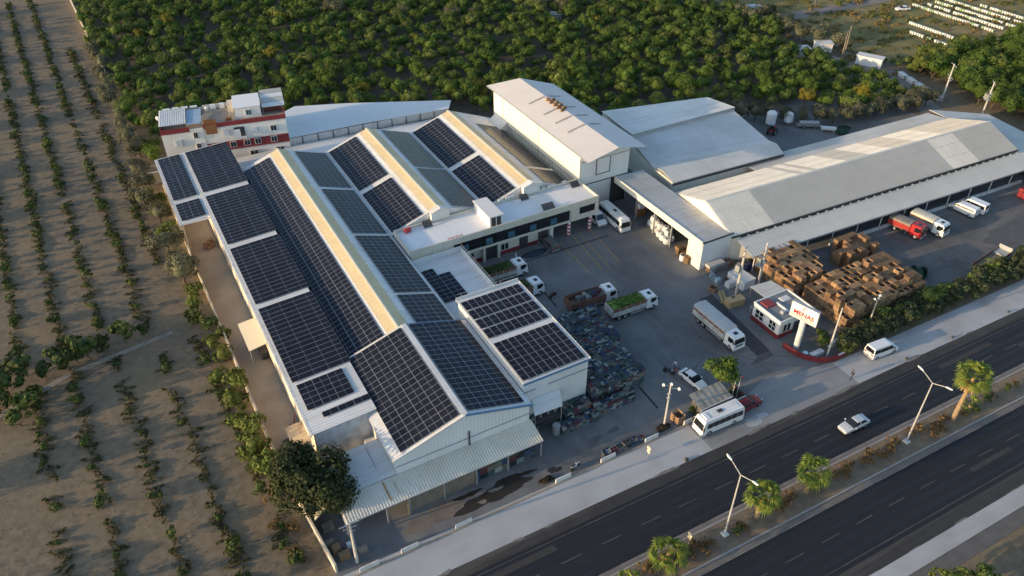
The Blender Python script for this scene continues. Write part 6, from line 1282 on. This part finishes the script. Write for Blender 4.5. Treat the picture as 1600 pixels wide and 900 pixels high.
# machinery behind the stepped hall
for x, y, r_, h, w in ((133.4, 117.6, 1.15, 3.2, 'taller'), (137.8, 116.4, 1.1, 2.4, 'shorter')):
    t = thing('silo_tank', f'{w} white cylindrical tank behind the stepped hall', 'tank', (x, y, 0))
    MB().loft([[(x+a*math.cos(i*.4488), y+a*math.sin(i*.4488), z) for i in range(14)] for a, z in ((r_, .7), (r_, h), (r_*.55, h+.5), (.1, h+.6))]).build('drum', white_paint, t)
    for dx, dy in ((-.7, -.7), (.7, -.7), (.7, .7), (-.7, .7)): MB().tube((x+dx, y+dy, 0), (x+dx, y+dy, .8), .08, n=6).build('leg', steel, t)
t = thing('tractor', 'red tractor parked behind the stepped hall', 'tractor', (131.0, 114.4, 0), R(30), world=False)
for x_, r_ in ((-.8, .75), (1.1, .45)):
    for s_ in (-1, 1): wheel(t, x_, s_*.75, r_, .35)
MB().box(-.3, -.4, .6, 1.7, .4, 1.35, top=(.08, .06)).build('bonnet', MATS['red paint'], t); MB().box(-1.2, -.6, .9, -.2, .6, 1.3).build('mudguard', MATS['red paint'], t); MB().box(-1.0, -.55, 1.3, -.3, .55, 2.2, top=(.1, .1)).build('cabin', glass_dark, t)
t = thing('spray_trailer', 'long grey spray-boom trailer behind the stepped hall', 'trailer', (140.5, 112.6, 0), R(-32), world=False)
MB().box(-2.8, -.7, .6, 2.8, .7, .8).build('frame', steel, t); MB().tube((-2.2, 0, 1.25), (2.2, 0, 1.25), .5, n=12).build('tank', steel, t)
for x_ in (-1.2, 1.4):
    for s_ in (-1, 1): wheel(t, x_, s_*.8, .38, .22)
t = thing('water_trough', 'white trough trailer beside the green heap behind the warehouse', 'trough', (143.0, 109.0, 0), R(-40), world=False)
MB().box(-1.6, -.5, .5, 1.6, .5, 1.0, top=(-.1, -.1)).build('trough', white_paint, t)
for x_ in (-1.2, 1.2): MB().box(x_-.1, -.4, 0, x_+.1, .4, .5).build('leg', steel, t)
# ---------------------------------------------------------------- far field: beehives, trailers, small houses
hv = MB().box(-.28, -.25, .12, .28, .25, .62).box(-.32, -.29, .621, .32, .29, .72).box(-.25, -.22, 0, -.17, .22, .12).box(.17, -.22, 0, .25, .22, .12).mesh('beehive', mat('hive paint', (.70, .70, .64), .7, .1, 1., objr=.12))
hg = MB().box(-.28, -.25, .12, .28, .25, .62).box(-.32, -.29, .621, .32, .29, .72).box(-.25, -.22, 0, -.17, .22, .12).box(.17, -.22, 0, .25, .22, .12).mesh('beehive', mat('green hive paint', (.34, .45, .26), .7, .1, 1., objr=.12))
for x0, ya, yb, g_ in ((236.5, 133, 161, .35), (241, 133, 159, .08), (245.5, 132, 160, .3), (250.5, 132, 162, .2), (221, 135, 150, .05), (214.2, 129, 144, .1), (255, 130, 150, .2)):
    y = ya
    while y < yb:
        if True:
            gr = random.random() < g_; o = bpy.data.objects.new('beehive', hg if gr else hv); COL.objects.link(o); o.location = (x0+random.uniform(-.06, .06), y, 0)
            tag(o, 'pale green beehive in a row on the far meadow' if gr else 'white beehive in a row on the far meadow', 'beehive', 'green beehives' if gr else 'white beehives')
        y += random.uniform(.78, .86) if random.random() < .93 else 1.8
def shed_box(name, label, cat, x, y, L, W, h, a, wm, rm):
    t = thing(name, label, cat, (x, y, 0), a, world=False); MB().box(-L/2, -W/2, 0, L/2, W/2, h).build('wall', wm, t); MB().slab([(-L/2-.2, -W/2-.2, h+.12), (L/2+.2, -W/2-.2, h+.12), (L/2+.2, W/2+.2, h+.2), (-L/2-.2, W/2+.2, h+.2)], .1).build('roof', rm, t); return t
shed_box('box_trailer', 'white box trailer parked beside the dirt track', 'trailer', 183.4, 132.6, 6.6, 2.4, 2.4, R(-64), white_paint, tall_roof); shed_box('site_cabin', 'small white cabin at the orchard corner', 'cabin', 172.8, 146.5, 3.2, 2.6, 2.2, R(-20), render_w, white_metal)
shed_box('site_cabin', 'white flat-roofed cabin behind the wooden poles', 'cabin', 180.6, 146.5, 4.5, 2.8, 2.3, R(-30), render_w, white_metal); shed_box('farm_house', 'low farmhouse with pale roof beyond the green orchard', 'house', 173.5, 198.0, 9, 7, 3.0, R(-25), render_w, tall_roof); shed_box('farm_shed', 'grey tin shed beyond the green orchard', 'shed', 128, 205, 4, 2.5, 2.0, R(-20), steel, grey_roof); shed_box('farm_shed', 'bluish sheet shed beside the farmhouse', 'shed', 186, 180, 4, 3, 2.2, R(-20), MATS['shutter'], MATS['shutter'])
car('white car parked on the far meadow track', 229.5, 159.5, R(160), white_paint)
car('pale car parked at the far end of the meadow track', 226.0, 178.0, R(20), MATS['silver paint'])
for k in range(5): shed_box('low_trailer', 'pale sheet cover along the dirt track wall', 'cover', 184.5+.6*k*0-k*1.0, 122.5-k*3.4, 2.6, 1.2, .8, R(70), conc_white, white_metal)['group'] = 'covers along the track'
for (x, y, s_) in [(186.5+3.6*(k % 12)+random.uniform(-1.3, 1.3)+(4 if k//12 > 6 else 0), 82+4.0*(k//12)+random.uniform(-1.2, 1.2), random.uniform(.85, 1.25)) for k in range(132)]:
    plant_tree('grove_tree', 'dense green tree beyond the dirt track at the warehouse end', 'tree', 'trees beyond the dirt track', *(cit if random.random() < .75 else citp), x, y, s_)
for (x, y, s_) in [(188+random.uniform(0, 34), 120+random.uniform(0, 12), random.uniform(.5, 1.0)) for _ in range(44)]+[(196+random.uniform(0, 60), 168+random.uniform(0, 30), random.uniform(.4, .8)) for _ in range(12)]:
    plant_tree('meadow_shrub', 'low shrub on the far meadow', 'shrub', 'meadow shrubs', *shr, x, y, s_)
grove('meadow_grass', [(random.uniform(180, 300), random.uniform(118, 215)) for _ in range(900)], [dict(seed=171+k, r=(1.1, 1.4, .3), n=60, leaf=.35, nclump=9, z0=-.12, core=.3) for k in range(4)], 'tufty grass and weeds of the far meadow', 'grass', [leafmat('meadow grass', (.13, .13, .035), 0, 0), leafmat('dry grass', (.24, .17, .07), 0, 0)], .5, 1.5)
# ---------------------------------------------------------------- people
def person(label, x, y, a, shirt, legs, pose='walk'):
    import bmesh
    t = thing('person', label, 'person', (x, y, 0), a, world=False)
    P = dict(pel=(0, 0, .95, .15), wai=(0, 0, 1.1, .135), che=(.02, 0, 1.35, .16), nec=(.03, 0, 1.5, .06), hd0=(.05, 0, 1.58, .085), hd=(.06, 0, 1.68, .1), top=(.05, 0, 1.76, .07))
    st = .28 if pose == 'walk' else .06
    for s_, nm in ((1, 'l'), (-1, 'r')):
        P.update({f'hip{nm}': (0, .1*s_, .9, .1), f'kn{nm}': (st*.6*s_+.06, .1*s_, .5, .065), f'an{nm}': (st*s_-.04, .1*s_, .08, .045), f'to{nm}': (st*s_+.14, .1*s_, .035, .035), f'sh{nm}': (.02, .19*s_, 1.42, .065), f'el{nm}': (-.05*s_*(pose == 'walk')+(.15 if pose != 'walk' else 0), .25*s_, 1.13, .045), f'wr{nm}': ((.16 if pose == 'walk' else .4), .24*s_, .93 if pose == 'walk' else 1.1, .032), f'pa{nm}': ((.2 if pose == 'walk' else .48), .24*s_, .86 if pose == 'walk' else 1.1, .035)})
        for k in range(5): P[f'f{k}{nm}'] = ((.22 if pose == 'walk' else .57)+(.0 if k else -.03), s_*(.24+(k-2)*.02+(0 if k else -.03)), (.77+.008*abs(k-3)) if pose == 'walk' else 1.08, .009)
    if pose == 'bend':
        for k_ in ('wai', 'che', 'nec', 'hd0', 'hd', 'top', 'shl', 'shr', 'ell', 'elr', 'wrl', 'wrr', 'pal', 'par')+tuple(f'f{k}{n}' for k in range(5) for n in 'lr'):
            px, py, pz, r_ = P[k_]; d = pz-.95; P[k_] = (px*.8+d*.62, py, .95+d*.75-.1*px, r_)
    ks = list(P); E_ = [('pel', 'wai'), ('wai', 'che'), ('che', 'nec'), ('nec', 'hd0'), ('hd0', 'hd'), ('hd', 'top')]
    for nm in 'lr': E_ += [('pel', 'hip'+nm), ('hip'+nm, 'kn'+nm), ('kn'+nm, 'an'+nm), ('an'+nm, 'to'+nm), ('che', 'sh'+nm), ('sh'+nm, 'el'+nm), ('el'+nm, 'wr'+nm), ('wr'+nm, 'pa'+nm)]+[('pa'+nm, f'f{k}{nm}') for k in range(5)]
    me_ = bpy.data.meshes.new('body'); me_.from_pydata([P[k][:3] for k in ks], [(ks.index(a_), ks.index(b_)) for a_, b_ in E_], [])
    o = bpy.data.objects.new('body', me_); COL.objects.link(o); o.parent = t
    sk = o.modifiers.new('skin', 'SKIN'); sk.use_smooth_shade = True; o.modifiers.new('sub', 'SUBSURF').render_levels = 1
    lay = me_.skin_vertices[0].data if me_.skin_vertices else None
    if lay is None:
        bm = bmesh.new(); bm.from_mesh(me_); bm.verts.layers.skin.verify(); bm.to_mesh(me_); bm.free(); lay = me_.skin_vertices[0].data
    for i, k in enumerate(ks): lay[i].radius = (P[k][3], P[k][3]); lay[i].use_root = k == 'pel'
    m = bpy.data.materials.new('clothing'); m.use_nodes = True; nt = m.node_tree; tc = nt.nodes.new('ShaderNodeTexCoord'); sp = nt.nodes.new('ShaderNodeSeparateXYZ'); r = nt.nodes.new('ShaderNodeValToRGB'); dv = nt.nodes.new('ShaderNodeMath'); dv.operation = 'DIVIDE'; dv.inputs[1].default_value = 2
    nt.links.new(tc.outputs['Object'], sp.inputs[0]); nt.links.new(sp.outputs[2], dv.inputs[0]); nt.links.new(dv.outputs[0], r.inputs[0]); nt.links.new(r.outputs[0], nt.nodes['Principled BSDF'].inputs['Base Color']); nt.nodes['Principled BSDF'].inputs['Roughness'].default_value = .85
    top_ = 1.5 if pose != 'bend' else 1.37
    r.color_ramp.interpolation = 'CONSTANT'; e = r.color_ramp.elements; stops = [(0, (.02, .02, .02)), (.05, legs), (.48, shirt), (top_/2, (.36, .21, .14))]
    while len(e) < len(stops): e.new(.9)
    for i, (p_, c_) in enumerate(stops): e[i].position = p_; e[i].color = (*c_, 1)
    me_.materials.append(m)
    hx, hz = (P['hd'][0], P['hd'][2]); MB().loft([[(hx-.015+r_*math.cos(i*.628), r_*math.sin(i*.628), hz+z) for i in range(10)] for r_, z in ((.11, .0), (.115, .05), (.085, .1), (.02, .125))]).build('hair', mat('dark hair', (.02, .015, .012), .7), t)
    MB().box(hx+.09, -.012, hz-.05, hx+.125, .012, hz).build('nose', mat('skin', (.36, .21, .14), .6), t)
person('person in dark clothes walking at the pavement corner', 83.7, 48.7, R(170), (.03, .03, .04), (.04, .04, .045))
person('person in a red shirt bending at the boot of the white saloon', 61.5, 61.9, R(-70), (.35, .04, .07), (.04, .045, .06), 'bend')
person('person in a pale shirt standing beside the dark motorcycle', 62.4, 62.9, R(200), (.42, .48, .55), (.05, .06, .09), 'stand')
